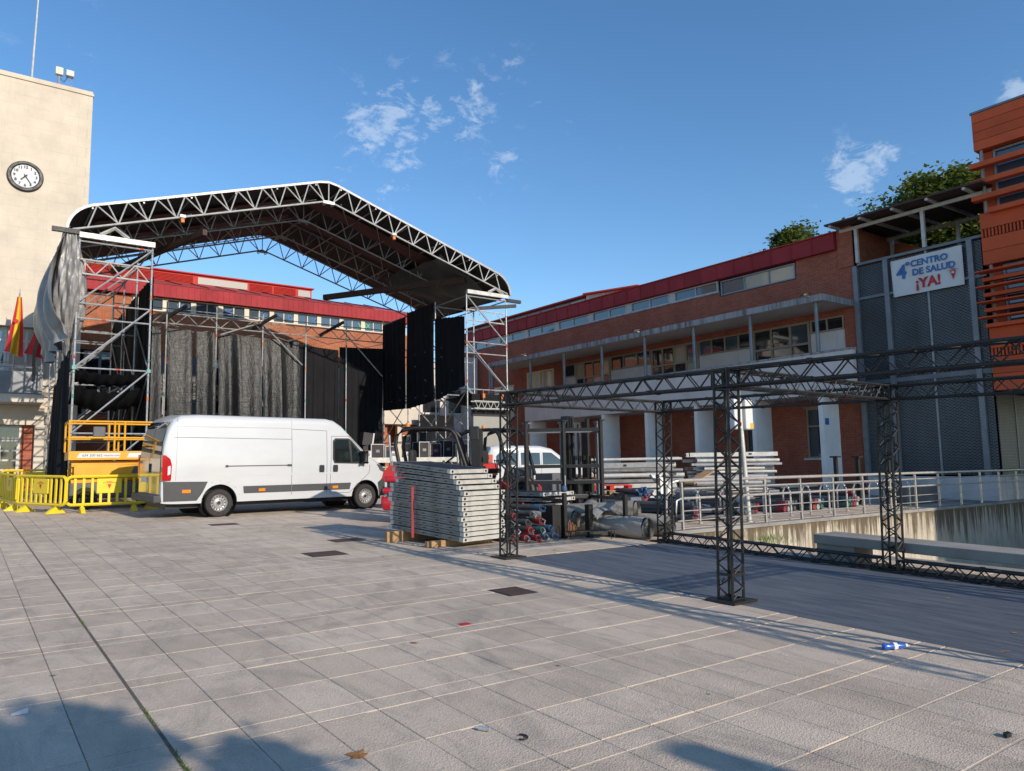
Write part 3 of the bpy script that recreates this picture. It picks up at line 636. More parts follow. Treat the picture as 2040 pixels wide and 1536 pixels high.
# ---------------------------------------------------------------- orange building at the right edge
OB = empty('orange_building', (28.2, 5, 0)); tag(OB, 'orange panelled building with horizontal sun slats at right edge', 'building')
XO = 28.15; YO = 10.66
MB().bx(XO+.45, 40, -21, YO-.06, 3.86, 13.5).build('building_core', 'steel_grey', OB)
MB().bx(XO+.46, 40, -21, 0, -2.4, 3.85).build('building_base', 'concrete_dark', OB)
def opanels(z0, z1, rows, x=XO):
    dz = (z1-z0)/rows
    for r in range(rows):
        y = YO; k = 0
        while y > -21:
            L = min(3.0, y+21.0)
            if L > .05: MB().bx(x, XO+.44, y-L+.006, y-.006, z0+dz*r+.008, z0+dz*(r+1)-.008).build('cladding_panel', 'orange_panel', OB)
            y -= L
opanels(12.28, 13.62, 4); opanels(8.2, 9.16, 2); opanels(9.46, 10.02, 1); opanels(3.86, 5.0, 2); opanels(5.3, 6.0, 1)
MB().bx(XO-.03, 40, -21, YO+.03, 13.625, 13.70).build('roof_edge', 'steel_grey', OB)
for z in (9.17, 5.02):                                      # strips of small upright slots
    MB().bx(XO+.12, XO+.44, -21, YO-.005, z, z+.28).build('grille_backing', 'orange_dark', OB)
    for k in range(52): MB().bx(XO+.002, XO+.119, YO-.07-.11*k, YO-.012-.11*k, z+.002, z+.278).build('grille_bar', 'orange_panel', OB)
for (z0, z1) in ((10.04, 12.26), (6.02, 8.18)):
    y = YO-.45
    for k in range(4):
        pane_window(y-1.25, y-.02, z0, z1, 'w', 'glass_blue', 'frame_grey', OB, 1, 1, XO+.34, .07, [z0+.75] if z1 > 10 else None); y -= 1.27
    MB().bx(XO+.36, XO+.44, YO-.44, YO-.02, z0, z1).build('jamb', 'orange_panel', OB)
MB().tube((XO+.1, YO-.2, 10.0), (XO+.1, YO-.2, 12.28), .05).build('slat_post', 'frame_grey', OB); MB().tube((XO+.1, YO-.2, 6.0), (XO+.1, YO-.2, 8.2), .05).build('slat_post', 'frame_grey', OB)
for i, z in enumerate((11.62, 11.02, 10.46)): MB().bx(XO-.22, XO+.10, 3, YO+.12, z, z+.17).build('sun_slat', 'orange_panel', OB)
MB().bx(XO-.22, XO+.10, 3, YO-.35, 9.94, 10.11).build('sun_slat', 'orange_panel', OB)
for i in range(8):
    if i % 2: MB().bx(XO-.22, XO+.05, 3, YO-.0, 7.86-.265*i, 7.98-.265*i).build('sun_slat', 'orange_panel', OB)
    else: MB().bx(XO-.45, XO+.05, 3, YO+.14, 7.90-.265*i, 7.94-.265*i).build('sun_slat', 'orange_panel', OB)
# ================================================================ centre building behind the stage (red roof)
YC = 39.3
CB = empty('red_roofed_building', (13, YC, gz(13, YC))); tag(CB, 'long brick building with red metal roof behind the stage', 'building')
MB().bx(4.06, 21.2, YC+.32, 50, .5, 10.05).build('building_core', 'dark_room', CB)
def cwall(name, mat, x0, x1, z0, z1, y=YC): return MB().bx(x0, x1, y, YC+.31, z0, z1).build(name, mat, CB)
cwall('brick_wall', 'brick_bright', 6.3, 21.2, 7.3, 9.42); cwall('brick_wall', 'brick_bright', 4.06, 6.3, 7.3, 10.05)
cwall('brick_wall', 'brick_bright', 4.06, 21.2, .7, 4.3)
for k in range(10):                                          # first floor windows, mostly hidden by the drapes
    x0 = 4.4+1.7*k; w = empty('window', (x0, YC, 4.3)); w.parent = CB; w.matrix_parent_inverse = base_matrix(CB).inverted()
    MB().bx(x0, x0+1.4, YC+.1, YC+.16, 4.35, 7.25).bx(x0+.08, x0+.62, YC+.08, YC+.0999, 4.5, 7.1).build('frame', 'frame_grey', w)
    MB().bx(x0+.10, x0+.60, YC+.06, YC+.079, 4.55, 7.05).build('pane', 'glass_dark', w); MB().bx(x0+.72, x0+1.32, YC+.06, YC+.0999, 4.5, 7.1).build('pane', 'glass_dark', w)
    MB().bx(x0+1.4, x0+1.7, YC+.02, YC+.3, 4.3, 7.3).build('pier', 'concrete_dark', CB)
cwall('window_backing', 'cream_frame', 6.3, 21.2, 9.42, 10.09, YC+.1)
MB().bx(6.3, 21.2, YC-.03, YC+.099, 9.425, 9.48).build('sill', 'cream_frame', CB)
MB().bx(6.3, 21.2, YC+.0, YC+.099, 10.035, 10.085).build('head', 'cream_frame', CB)
x = 6.35
for k in range(11):
    MB().bx(x, x+.24, YC-.01, YC+.098, 9.485, 10.03).build('window_pier', 'cream_frame', CB); x += .26
    w = empty('window', (x, YC, 9.5)); w.parent = CB; w.matrix_parent_inverse = base_matrix(CB).inverted()
    MB().bx(x+.50, x+.55, YC+.03, YC+.098, 9.485, 10.03).build('frame', 'cream_frame', w)
    MB().bx(x+.02, x+.49, YC+.06, YC+.099, 9.50, 10.02).build('pane', 'glass_blue', w); MB().bx(x+.56, x+1.04, YC+.06, YC+.099, 9.50, 10.02).build('pane', 'glass_blue', w)
    x += 1.06
def scribble(x, w, m):                                       # drawings stuck on the panes
    mm = MB()
    if m == 'green_print': mm = None; text('VLIX', .36, m, CB, (x+.3, YC+.045, 9.76), (1, 0, 0), (0, 0, 1), .003, .004, name='window_sticker')
    else:
        for i in range(5):
            cx = x+w*(i+.5)/5; cz = 9.77+.07*math.sin(i*2.3+x)
            mm.lathe([(.10, 0), (.10, .01), (.07, .01), (.07, 0), (.10, 0)], (cx, YC+.05, cz), (0, 1, 0), 10)
        mm.beam((x, YC+.05, 9.66), (x+w, YC+.05, 9.74), .02, .03); mm.build('window_sticker', m, CB)
scribble(14.0, .55, 'blue_print'); scribble(15.35, .5, 'blue_print'); scribble(10.6, .45, 'blue_print'); scribble(8.4, .5, 'blue_print'); scribble(12.4, .4, 'blue_print'); scribble(18.15, .5, 'green_print')
for k in range(20):
    x0 = 4.3+.845*k; MB().bx(x0+.01, x0+.835, YC-.28, YC-.06, 10.11, 10.74).build('fascia_panel', 'red_metal', CB)
    for q in (0, .28, .56): MB().bx(x0+q-.008, x0+q+.008, YC-.295, YC-.281, 10.11, 10.75).build('fascia_rib', 'red_metal', CB)
MB().bx(4.06, 21.2, YC-.059, YC+.30, 10.095, 10.70).build('fascia_backing', 'red_metal', CB)
MB().add([(4.06, YC-.31, 10.765), (21.2, YC-.31, 10.765), (21.2, 43.3, 11.93), (4.06, 43.3, 11.93), (4.06, YC-.31, 10.74), (21.2, YC-.31, 10.74)], [(0, 1, 2, 3), (0, 4, 5, 1)]).build('roof', 'red_roof', CB)
MB().add([(21.2, 43.3, 11.93), (4.06, 43.3, 11.93), (4.06, 50, 10.6), (21.2, 50, 10.6)], [(0, 1, 2, 3)]).build('roof', 'red_roof', CB)
for k in range(13): MB().beam((4.6+1.3*k, YC-.2, 10.80), (4.6+1.3*k, 43.2, 11.92), .035, .06).build('roof_seam', 'dark_steel', CB)
mo = empty('roof_monitor', (10, 43, 11.9)); mo.parent = CB; mo.matrix_parent_inverse = base_matrix(CB).inverted()
MB().bx(3.5, 16.7, 43.0, 45.5, 11.6, 12.40).build('monitor_wall', 'red_bright', mo); MB().bx(3.4, 16.82, 42.85, 45.7, 12.405, 12.47).build('monitor_roof', 'red_bright', mo)
for (a, b) in ((4.0, 5.9), (6.0, 9.9), (13.0, 14.3), (14.4, 15.7)):
    for k in range(6): MB().beam((a, 42.97, 11.92+.072*k), (b, 42.97, 11.92+.072*k), .05, .03, (0, -1, 1)).build('louvre', 'red_bright', mo)
for (a, b) in ((10.15, 12.85), (15.85, 16.6)): MB().bx(a, b, 42.96, 42.995, 11.9, 12.28).build('pane', 'glass_pale', mo)
# ground floor bits seen under the drapes at the right
MB().bx(18.9, 21.5, 38.2, 39.29, 4.05, 4.95).build('porch_beam', 'cream_wall', CB); MB().bx(20.15, 20.42, 38.5, 38.8, .7, 4.04).build('porch_column', 'cream_wall', CB)
MB().bx(20.43, 21.6, 38.45, 39.28, 3.45, 4.62).build('porch_brick', 'brick_bright', CB); MB().bx(20.43, 21.6, 38.42, 39.28, 3.38, 3.44).build('porch_lintel', 'cream_wall', CB)
MB().bx(20.5, 21.3, 38.9, 39.0, 2.3, 3.37).build('porch_window', 'glass_pale', CB); MB().bx(19.3, 19.55, 38.6, 39.29, .7, 4.04).build('porch_pier', 'brick_bright', CB); MB().bx(20.44, 21.6, 38.5, 39.28, .7, 2.28).build('porch_wall', 'cream_wall', CB)

# ================================================================ clock tower and town hall front at the left
YT = 37.2
TW = empty('clock_tower', (0, YT, gz(0, YT))); tag(TW, 'tall cream stone clock tower at left edge', 'tower')
MB().bx(-7, 4.0, YT+.05, 43, .6, 18.52).build('tower_core', 'stone', TW)
sl = MB().cbx(-.3394, .3394, -.03, .03, -.2243, .2243, .0012).mesh('stone_slab'); sl.materials.append(M['stone'])
nrow = 24
for j in range(nrow):
    z = 7.98+.45*j+.225
    for i in range(-7, 6):
        x = .335+.68*i+(.34 if j % 2 else 0)+.15
        if x-.335 > 3.9: continue
        sx = 1.0
        if x+.335 > 4.06: x0_ = x-.335; sx = (4.06-x0_)/.67; x = (4.06+x0_)/2
        o = bpy.data.objects.new('stone_slab', sl); o.scale = (sx, 1, 1); COL.objects.link(o); o.parent = TW; o.matrix_parent_inverse = base_matrix(TW).inverted(); o.location = (x, YT+.02+rng.uniform(-.0012, .0015), z)
MB().bx(-7.05, 4.10, YT-.06, 43.05, 18.56, 18.66).build('coping', 'stone', TW)
MB().bx(-7, 4.0, YT-.0, YT+.049, 4.45, 7.97).build('facade_render', 'cream_wall', TW)
# clock
CK = empty('wall_clock', (1.665, YT-.05, 14.27)); tag(CK, 'round white wall clock with black rim on the tower', 'clock')
cc = (1.665, YT-.02, 14.27)
MB().lathe([(.50, 0), (.50, .07), (.54, .11), (.63, .11), (.67, .05), (.67, 0)], cc, (0, -1, 0), 40).build('clock_rim', 'van_black', CK, 40)
MB().lathe([(0, .06), (.505, .06)], cc, (0, -1, 0), 40).build('clock_face', 'clock_white', CK)
for h in range(1, 13):
    a = R(30*h); text(str(h), .165, 'black_print', CK, (cc[0]+.40*math.sin(a), YT-.085, cc[2]+.40*math.cos(a)), (1, 0, 0), (0, 0, 1), .002, .007, name='numeral')
for nm, a, L, w in (('hour_hand', 222, .24, .05), ('minute_hand', 146, .40, .034)):
    d = Vector((math.sin(R(a)), 0, math.cos(R(a)))); c0 = Vector((cc[0], YT-.095 if nm[0] == 'h' else YT-.105, cc[2])); MB().beam(c0-d*.09, c0+d*L, w, .008, (0, 1, 0)).build(nm, 'black_print', CK)
MB().lathe([(.05, 0), (.05, .03), (0, .03)], (cc[0], YT-.08, cc[2]), (0, -1, 0), 12).build('hub', 'black_print', CK)
tag(MB().tube((1.72, YT+.6, 18.5), (1.85, YT+.6, 24.0), .045, 8, .03).build('mast', 'alu_white'), 'thin white mast on top of the clock tower', 'mast')
fl = empty('tower_floodlight', (2.8, YT+.5, 18.6)); tag(fl, 'pair of floodlights on a short pole on the clock tower', 'floodlight')
MB().tube((2.75, YT+.5, 18.6), (2.75, YT+.5, 19.55), .05, 8).build('pole', 'galv_dull', fl); MB().cbx(2.60, 2.90, YT+.35, YT+.6, 19.4, 19.75, .03).build('lamp_body', 'cream_frame', fl)
MB().cbx(3.0, 3.32, YT+.3, YT+.6, 19.42, 19.7, .03).build('lamp_body', 'frame_white', fl); MB().path([(2.78, YT+.5, 19.3), (2.95, YT+.5, 19.15), (3.1, YT+.5, 19.45)], .015).build('cable', 'black_steel', fl); MB().tube((3.25, YT+.5, 18.6), (3.25, YT+.5, 19.75), .014, 6).build('rod', 'galv_dull', fl)
# town hall lower front: balcony, windows, door
MB().bx(-7, 2.62, 35.5, YT-.002, 4.45, 4.77).build('balcony_slab', 'cream_wall', TW)
MB().bx(-7, 2.55, 35.5, 35.56, 4.80, 5.68).build('balcony_panel', 'steel_grey', TW); MB().bx(2.49, 2.55, 35.561, YT-.01, 4.80, 5.68).build('balcony_panel', 'steel_grey', TW)
for z in (5.85, 6.03): MB().tube((-7, 35.53, z), (2.55, 35.53, z), .022).build('balcony_rail', 'galv_dull', TW)
for x in (-.5, .7, 1.9, 2.5): MB().tube((x, 35.53, 5.68), (x, 35.53, 6.03), .018).build('rail_post', 'galv_dull', TW)
MB().bx(-7, 2.95, 36.75, YT-.003, 7.70, 7.95).build('lintel', 'cream_wall', TW)
for k in range(3):
    x0 = -1.35+1.35*k; w = empty('window', (x0, YT, 4.8)); w.parent = TW; w.matrix_parent_inverse = base_matrix(TW).inverted()
    fr = MB()
    for xx in (x0, x0+.62, x0+1.24): fr.bx(xx, xx+.09, YT-.06, YT-.004, 4.8, 7.69)
    for zz in (4.8, 5.45, 6.05, 6.6, 7.1, 7.6): fr.bx(x0+.09, x0+1.24, YT-.05, YT-.0045, zz, zz+.08)
    fr.build('frame', 'frame_white', w)
    for q in (.09, .71):
        for zz in (4.88, 5.53, 6.13, 6.68, 7.18): MB().bx(x0+q, x0+q+.53, YT-.02, YT-.005, zz, zz+.45).build('pane', 'glass_blue' if (zz > 5.5 and k < 2) else 'glass_pale', w)
MB().bx(-7, 2.76, YT-.3, YT-.003, 3.62, 4.44).build('door_head', 'cream_wall', TW); MB().bx(2.45, 2.80, YT-.32, YT+.04, .7, 3.615).build('corner_pilaster', 'cream_wall', TW)
MB().bx(2.0, 2.44, YT+.0, YT+.049, .7, 3.61).build('brick_reveal', 'brick', TW)
DR = empty('glazed_door', (1.5, YT, .9)); tag(DR, 'white glazed double door at the foot of the clock tower', 'door')
for k in range(3):
    x0 = -.3+.76*k; fr = MB().bx(x0, x0+.10, YT-.04, YT+.0, .93, 3.02).bx(x0+.64, x0+.74, YT-.04, YT+.0, .93, 3.02)
    for q in range(6): fr.bx(x0+.10, x0+.64, YT-.035, YT+.0, .93+.40*q, .93+.40*q+.075)
    fr.build('door_leaf', 'frame_white', DR)
    for q in range(5): MB().bx(x0+.10, x0+.64, YT-.015, YT-.002, 1.006+.40*q, 1.329+.40*q).build('pane', 'glass_dark', DR)
MB().bx(-.4, 2.0, YT-.03, YT, 3.03, 3.10).bx(-.4, 2.0, YT-.03, YT, 3.52, 3.60).bx(1.92, 2.0, YT-.03, YT, 3.10, 3.52).build('transom_frame', 'frame_white', DR); MB().bx(-.4, 1.92, YT-.015, YT-.002, 3.10, 3.52).build('pane', 'glass_dark', DR)
# flags on the balcony
def flag(name, label, px, py, z0, z1, w, cols, sag):
    e = empty(name, (px, py, 5.7)); tag(e, label, 'flag', 'flags on the town hall balcony')
    top = Vector((px+.10, py-.30, z1)); bot = Vector((px, py, 4.9)); MB().tube(bot, top, .028, 8).build('pole', 'galv_dull', e, 40); MB().tube(top, top+Vector((.01, -.02, .22)), .035, 8, .01).build('finial', 'alu', e)
    n = len(cols)
    for i, (m, a, b) in enumerate(cols):
        def fn(u, v, a=a, b=b):
            s = a+(b-a)*v; t = u                             # s across the stripes, t down the hanging cloth
            x = px+.10+(s-.5)*w*(.25+.75*t)-sag*t*t; y = py-.33+.10*math.sin(s*9+t*2)*(.3+t); z = z1-.12-(z1-z0)*t-.25*s*t
            return (x, y, z)
        MB().grid(fn, 14, 6).build('stripe', m, e, 80)
    return e
fe = flag('national_flag', 'red and yellow striped flag hanging from the balcony pole', 1.50, 35.5, 6.55, 8.75, .62, [('flag_red', 0, .27), ('flag_yellow', .27, .74), ('flag_red', .74, 1)], .10)
MB().lathe([(.085, 0), (.085, .012), (0, .012)], (1.52, 35.07, 7.62), (0, -1, 0), 10).build('crest', 'flag_red', fe)
flag('regional_flag', 'plain red flag beside the striped flag on the balcony', 2.45, 35.5, 6.5, 8.55, .85, [('flag_red', 0, 1)], .28)

# ================================================================ the stage
XA, XB, XC2, XD = 2.65, 4.72, 16.85, 18.90                   # rows of standards
YR = [26.0, 28.57, 31.14, 33.71]
XM, ZAP, HW = 10.72, 12.39, 8.42
SLOPE = .303
def prof(n=10):                                              # outer profile of the roof from left end to right end (x, z)
    pts = []
    zs = ZAP-SLOPE*(HW-.95)
    left = [(XM-HW, 9.05)]; r = 1.05
    for i in range(n+1):
        a = math.pi - (math.pi/2-math.atan(SLOPE))*i/n
        left.append((XM-HW+r+r*math.cos(a), 9.05+.02+r*math.sin(a)*.92))
    cx, cz = left[-1]
    left += [(cx+(XM-.35-cx)*k/6, cz+(ZAP-.06-cz)*k/6) for k in range(1, 7)]
    left.append((XM, ZAP))
    return left + [(2*XM-x, z) for x, z in left[-2::-1]]
PROF = prof()
def ptop(x):                                                 # height of the profile over x
    for (a, za), (b, zb_) in zip(PROF, PROF[1:]):
        if a <= x <= b and b > a: return za+(zb_-za)*(x-a)/(b-a)
    return 9.05
SR = empty('stage_roof', (XM, 30, 9)); tag(SR, 'big gabled stage roof of lattice trusses under a dark cover', 'stage roof')
MB().grid(lambda u, v: (PROF[round(u*(len(PROF)-1))][0], 25.97+7.95*v, PROF[round(u*(len(PROF)-1))][1]-.02-.05*math.sin(v*math.pi*3)**2), len(PROF)-1, 12).build('roof_cover', 'roof_cover', SR, 50)
for i, y in enumerate(YR):
    tr = empty('roof_truss', (XM, y, 9)); tr.parent = SR; tr.matrix_parent_inverse = base_matrix(SR).inverted()
    m = 'alu' if i == 0 else 'galv_dull'
    tc = MB()
    for a, b in zip(PROF, PROF[1:]): tc.beam((a[0], y, a[1]-.03), (b[0], y, b[1]-.03), .08, .06, (0, 1, 0))
    tc.build('top_chord', 'galv_dull', tr, 40)
    D = .74; xl = XM-HW+.15
    bl = [(xl, 9.08), (XM, ZAP-D-.02), (2*XM-xl, 9.08)]
    bc = MB()
    for a, b in zip(bl, bl[1:]): bc.tube((a[0], y, a[1]), (b[0], y, b[1]), .035, 8)
    bc.build('bottom_chord', m, tr, 40)
    def zbot(x): return 9.08+(ZAP-D-.02-9.08)*(1-abs(x-XM)/(XM-xl))
    webs = []; n = 9
    for s in (-1, 1):
        for k in range(n):
            xa = XM+s*(.15+(HW-.7)*k/n); xb = XM+s*(.15+(HW-.7)*(k+.70)/n); xc = XM+s*(.15+(HW-.7)*(k+1)/n)
            xd = XM+s*(.15+(HW-.7)*(k+.36)/n); webs.append(((xa+s*.02, y, zbot(xa)), (xd, y, ptop(xd)-.08)))
            webs += [((xa, y, zbot(xa)), (xb, y, ptop(xb)-.08)), ((xc, y, zbot(xc)), (xb+s*.03, y, ptop(xb)-.08))]
    webs.append(((XM, y, zbot(XM)), (XM, y, ZAP-.08)))
    if i == 0:
        for a, b in webs: MB().tube(a, b, .024, 6).build('web_bar', m, tr, 40)
    else:
        wm = MB()
        for a, b in webs: wm.tube(a, b, .022, 5)
        wm.build('web_bars', m, tr, 40)
    MB().bx(XM-.22, XM+.22, y-.05, y+.05, zbot(XM)-.12, zbot(XM)-.02).lathe([(.07, -.06), (.07, .06)], (XM-.16, y, zbot(XM)-.12), (0, 1, 0), 8).lathe([(.07, -.06), (.07, .06)], (XM+.16, y, zbot(XM)-.12), (0, 1, 0), 8).build('ridge_plate', m, tr)
for s in (-1, 1):                                            # purlins and cross bracing between the trusses
    for k in range(6):
        x = XM+s*(.5+1.45*k); MB().tube((x, YR[0], ptop(x)-.12), (x, YR[3], ptop(x)-.12), .03, 6).build('purlin', 'galv_dull', SR)
    for j in range(3):
        for k in range(5):
            x0, x1 = XM+s*(.5+1.45*k), XM+s*(.5+1.45*(k+1)); MB().tube((x0, YR[j], ptop(x0)-.7), (x1, YR[j+1], ptop(x1)-.15), .018, 5).build('brace', 'galv_dull', SR)
    for yy, wd in ((27.6, .9), (30.0, .55)):                  # reddish bands of the cover seen from below
        MB().grid(lambda u, v: (XM+s*(.1+7.4*u), yy+wd*v, ptop(XM+s*(.1+7.4*u))-.16-.05*math.sin(u*22)*v), 26, 2).build('cover_band', 'roof_red_cloth', SR, 60)
MB().beam((13.6, 33.4, 9.7), (17.2, 26.6, 9.62), .22, .24).build('cross_beam', 'rust_brown', SR); MB().beam((4.6, 33.4, 9.7), (6.4, 26.3, 9.75), .16, .2).build('cross_beam', 'rust_brown', SR)
MB().grid(lambda u, v: (15.7+2.9*u, 26.15+5.4*v, ptop(15.7+2.9*u)-.45-.75*u*(1-.5*v)-.10*math.sin(u*9+v*6)-.07*math.sin(v*17+u*3)), 20, 24).build('sagging_lining', 'lining', SR, 60)
for x, s in ((5.6, 1), (13.45, -1)):                         # chain hoists at the front chord
    z = 9.08+(ZAP-.76-9.08)*(1-abs(x-XM)/8.27); MB().cbx(x-.06, x+.06, 25.94, 26.06, z-.20, z-.05, .02).build('hoist', 'orange_clamp', SR); MB().cbx(x-.10, x+.10, 25.93, 26.07, z-.04, z+.08, .02).build('hoist_clamp', 'alu_white', SR)
# scaffold towers left and right
def scaffold(name, label, x0, x1, ys, ztop, group, diag):
    e = empty(name, ((x0+x1)/2, ys[0], gz(x0, ys[0]))); tag(e, label, 'scaffold', group)
    for y in ys:
        for x in (x0, x1):
            z0 = gz(x, y); MB().tube((x, y, z0+.02), (x, y, ztop), .030, 8).build('standard', 'galv', e, 40)
            MB().bx(x-.075, x+.075, y-.075, y+.075, z0+.001, z0+.012).build('base_plate', 'galv_dull', e)
            c = MB()
            z = z0+.5
            while z < ztop: c.lathe([(.03, -.006), (.058, -.006), (.058, .006), (.03, .006)], (x, y, z), (0, 0, 1), 8); z += .5
            c.build('rosettes', 'galv_dull', e)
        for z in (.85, 2.8, 4.8, 6.8, 8.75):
            if z < ztop: MB().tube((x0, y, z), (x1, y, z), .026, 6).build('ledger', 'galv', e, 40)
        for k, (za, zb_) in enumerate(((.85, 2.8), (2.8, 4.8), (4.8, 6.8), (6.8, 8.75))):
            a, b = (x0, x1) if diag > 0 else (x1, x0)
            MB().tube((a, y-.04, za), (b, y-.04, zb_), .027, 6).build('diagonal', 'galv', e, 40)
        MB().tube((x0, y, 6.33), (x1, y, 6.33), .026, 6).build('guard_rail', 'galv', e, 40)
    for y0, y1 in zip(ys, ys[1:]):
        for x in (x0, x1):
            for z in (2.8, 4.8, 6.8, 8.75): MB().tube((x, y0, z), (x, y1, z), .026, 6).build('ledger', 'galv_dull', e, 40)
            MB().tube((x, y0, 4.8), (x, y1, 6.8), .025, 6).build('diagonal', 'galv_dull', e, 40); MB().tube((x, y1, 2.8), (x, y0, 4.8), .025, 6).build('diagonal', 'galv_dull', e, 40)
    y = ys[0]
    MB().bx(x0-.02, x1+.05, y-.14, y-.04, 8.84, 9.0).build('header_beam', 'alu_white', e)
    MB().path([(x0+.55, y-.1, 9.0), (x0+.95, y-.1, 9.28), (x0+1.35, y-.1, 9.0)] if diag > 0 else [(x1-1.0, y-.1, 9.0), (x1-.6, y-.1, 9.22), (x1-.2, y-.1, 9.0)], .06, 4).build('bearing_yoke', 'alu_white', e)
    for z in (8.2, 7.75):                                     # lattice girder across the front
        MB().tube((x0+.05, y+.08, z), (x1-.05, y+.08, z-.02), .028, 6).build('girder_chord', 'alu_white', e, 40)
    g_ = MB()
    for k in range(5):
        xa = x0+.1+(x1-x0-.2)*k/5; xb = x0+.1+(x1-x0-.2)*(k+1)/5; g_.tube((xa, y+.08, 7.75 if k % 2 else 8.2), (xb, y+.08, 8.2 if k % 2 else 7.75), .018, 5)
    g_.build('girder_webs', 'alu_white', e)
    k = 0
    for x in (x0, x1):
        for z in (1.6, 3.6, 5.2, 6.55, 7.4):
            k += 1; m = ('red_clamp', 'orange_clamp', 'teal_clamp')[k % 3]; zz = z+.13*((k*7) % 5-2)
            MB().tube((x, y, zz), (x, y, zz+.12), .036, 8).build('coupler', m, e)
    for (u, z) in ((.5, 6.8), (.33, 6.33), (.55, 4.8), (.82, 8.75)): MB().tube((x0+(x1-x0)*u, y, z), (x0+(x1-x0)*u+.12, y, z), .031, 8).build('marking_band', 'red_clamp', e)
    for x in (x0, x1): MB().cbx(x-.06, x+.06, y-.06, y+.06, 4.74, 4.86, .01).build('coupler', 'teal_clamp', e)
    return e
scaffold('scaffold_tower', 'galvanised scaffold tower carrying the left end of the stage roof', XA, XB, YR, 8.95, 'scaffold towers of the stage', 1)
st2 = scaffold('scaffold_tower', 'galvanised scaffold tower carrying the right end of the stage roof', XC2, XD, YR, 8.95, 'scaffold towers of the stage', -1)
MB().beam((XD, 25.95, 8.78), (XD+.75, 25.95, 8.78), .12, .14).build('outrigger', 'dark_steel', st2); MB().beam((XA-.75, 25.95, 9.0), (XA, 25.95, 9.0), .12, .14).build('outrigger', 'dark_steel', st2)
MB().beam((17.4, 26.6, 8.35), (19.3, 25.8, 8.55), .1, .14).build('strut', 'dark_steel', st2)
# scaffold wall at the back with a lattice girder on top
BW = empty('scaffold_wall', (10.8, 33.9, .9)); tag(BW, 'scaffold wall with lattice girder along the back of the stage', 'scaffold')
YB = 33.75; bx_ = [4.72+2.02*k for k in range(7)]
for k, x in enumerate(bx_):
    MB().tube((x, YB-.15, gz(x, YB)), (x, YB-.15, 8.75), .030, 8).build('standard', 'galv', BW, 40)
    for z in (3.2, 4.6, 6.1, 7.2): MB().tube((x, YB-.15, z+.1*(k % 3)), (x, YB-.15, z+.1*(k % 3)+.13), .037, 8).build('coupler', ('red_clamp', 'orange_clamp', 'teal_clamp')[(k+int(z)) % 3], BW)
for z in (8.25, 7.82): MB().tube((4.72, YB-.1, z), (16.85, YB-.1, z), .028, 6).build('girder_chord', 'galv', BW, 40)
for k in range(26):
    xa, xb = 4.8+.46*k, 4.8+.46*(k+1); MB().tube((xa, YB-.1, 7.82 if k % 2 else 8.25), (xb, YB-.1, 8.25 if k % 2 else 7.82), .020, 5).build('girder_web', 'galv', BW)
for k in range(12): MB().tube((5.0+1.0*k, YB+.15, 7.55 if k % 2 else 7.82), (6.0+1.0*k, YB+.15, 7.82 if k % 2 else 7.55), .015, 5).build('girder_web', 'galv_dull', BW)
MB().tube((4.72, YB-.12, 8.45), (16.85, YB-.12, 8.45), .022, 6).build('ledger', 'galv_dull', BW)
for (a, b) in (((12.6, YB-.25, 6.4), (10.6, YB-.25, 8.3)), ((8.9, YB-.25, 7.5), (10.9, YB-.25, 8.3)), ((16.7, YB-.25, 6.1), (14.6, YB-.25, 8.2))): MB().tube(a, b, .032, 6).build('diagonal', 'galv', BW)
for x in (6.6, 10.4, 13.6): MB().beam((x, YB+.2, 7.95), (x+.75, YB-.9, 8.5), .10, .12).build('outrigger', 'dark_steel', BW)
# drapes
def drape(name, label, cat, group, p0, p1, zt0, zt1, zb0, zb1, folds, amp, m, nu=40, nv=16, seed=0, tilt=0.0):
    p0, p1 = Vector((*p0, 0)), Vector((*p1, 0)); d = (p1-p0).normalized(); nrm = Vector((d.y, -d.x, 0)); rr = random.Random(seed)
    ph = [rr.uniform(0, 6.3) for _ in range(4)]; fr = [folds*rr.uniform(.8, 1.2), folds*1.7, folds*.45]
    def fn(u, v):
        grow = .35+.65*(1-v)
        a = math.sin(fr[0]*6.283*u+ph[0]+.6*math.sin(v*2+ph[3]))*.6+math.sin(fr[1]*6.283*u+ph[1])*.25+math.sin(fr[2]*6.283*u+ph[2])*.5
        p = p0+(p1-p0)*(u+.012*math.sin(v*7+ph[2])*(1-v)) + nrm*(a*amp*grow+tilt*(1-v**3.2))
        zt, zb_ = zt0+(zt1-zt0)*u, zb0+(zb1-zb0)*u
        return (p.x, p.y, zb_+(zt-zb_)*v - .03*abs(math.sin(6.283*u*folds))*v)
    o = MB().grid(fn, nu, nv).build(name, m, None, 75); return tag(o, label, cat, group)
DP = 'black plastic drapes hung on the scaffold wall'
dl = [(4.85, 6.55), (6.80, 7.78), (7.93, 8.72), (8.86, 9.84), (9.86, 10.72), (10.78, 11.62), (11.64, 12.5)]
for i, (a, b) in enumerate(dl):
    lab = ['shiny black plastic drape next to the left scaffold tower', 'widest shiny drape left of the dark gap on the scaffold wall', 'shiny plastic drape right of the dark gap', 'shiny plastic drape with a loose right edge left of the middle standard',
           'narrow shiny drape at the middle of the scaffold wall', 'narrow gathered shiny drape right of the middle standard', 'last shiny plastic drape before the matt black curtains'][i]
    drape('plastic_drape', lab, 'drape', DP, (a, YB), (b, YB), 7.68-.02*i, 7.66-.02*i, 1.6, 1.6, (b-a)*rng.uniform(.7, 1.3), .07+.035*(i % 4), 'plastic_drape', 60, 40, 10+i, .42)
CU = 'black curtains of the stage'
drape('stage_curtain', 'pleated black curtain at the right of the shiny plastic drapes', 'curtain', CU, (12.45, YB+.02), (14.5, YB+.02), 7.42, 7.30, 1.3, 1.3, 9, .05, 'black_cloth', 110, 8, 31)
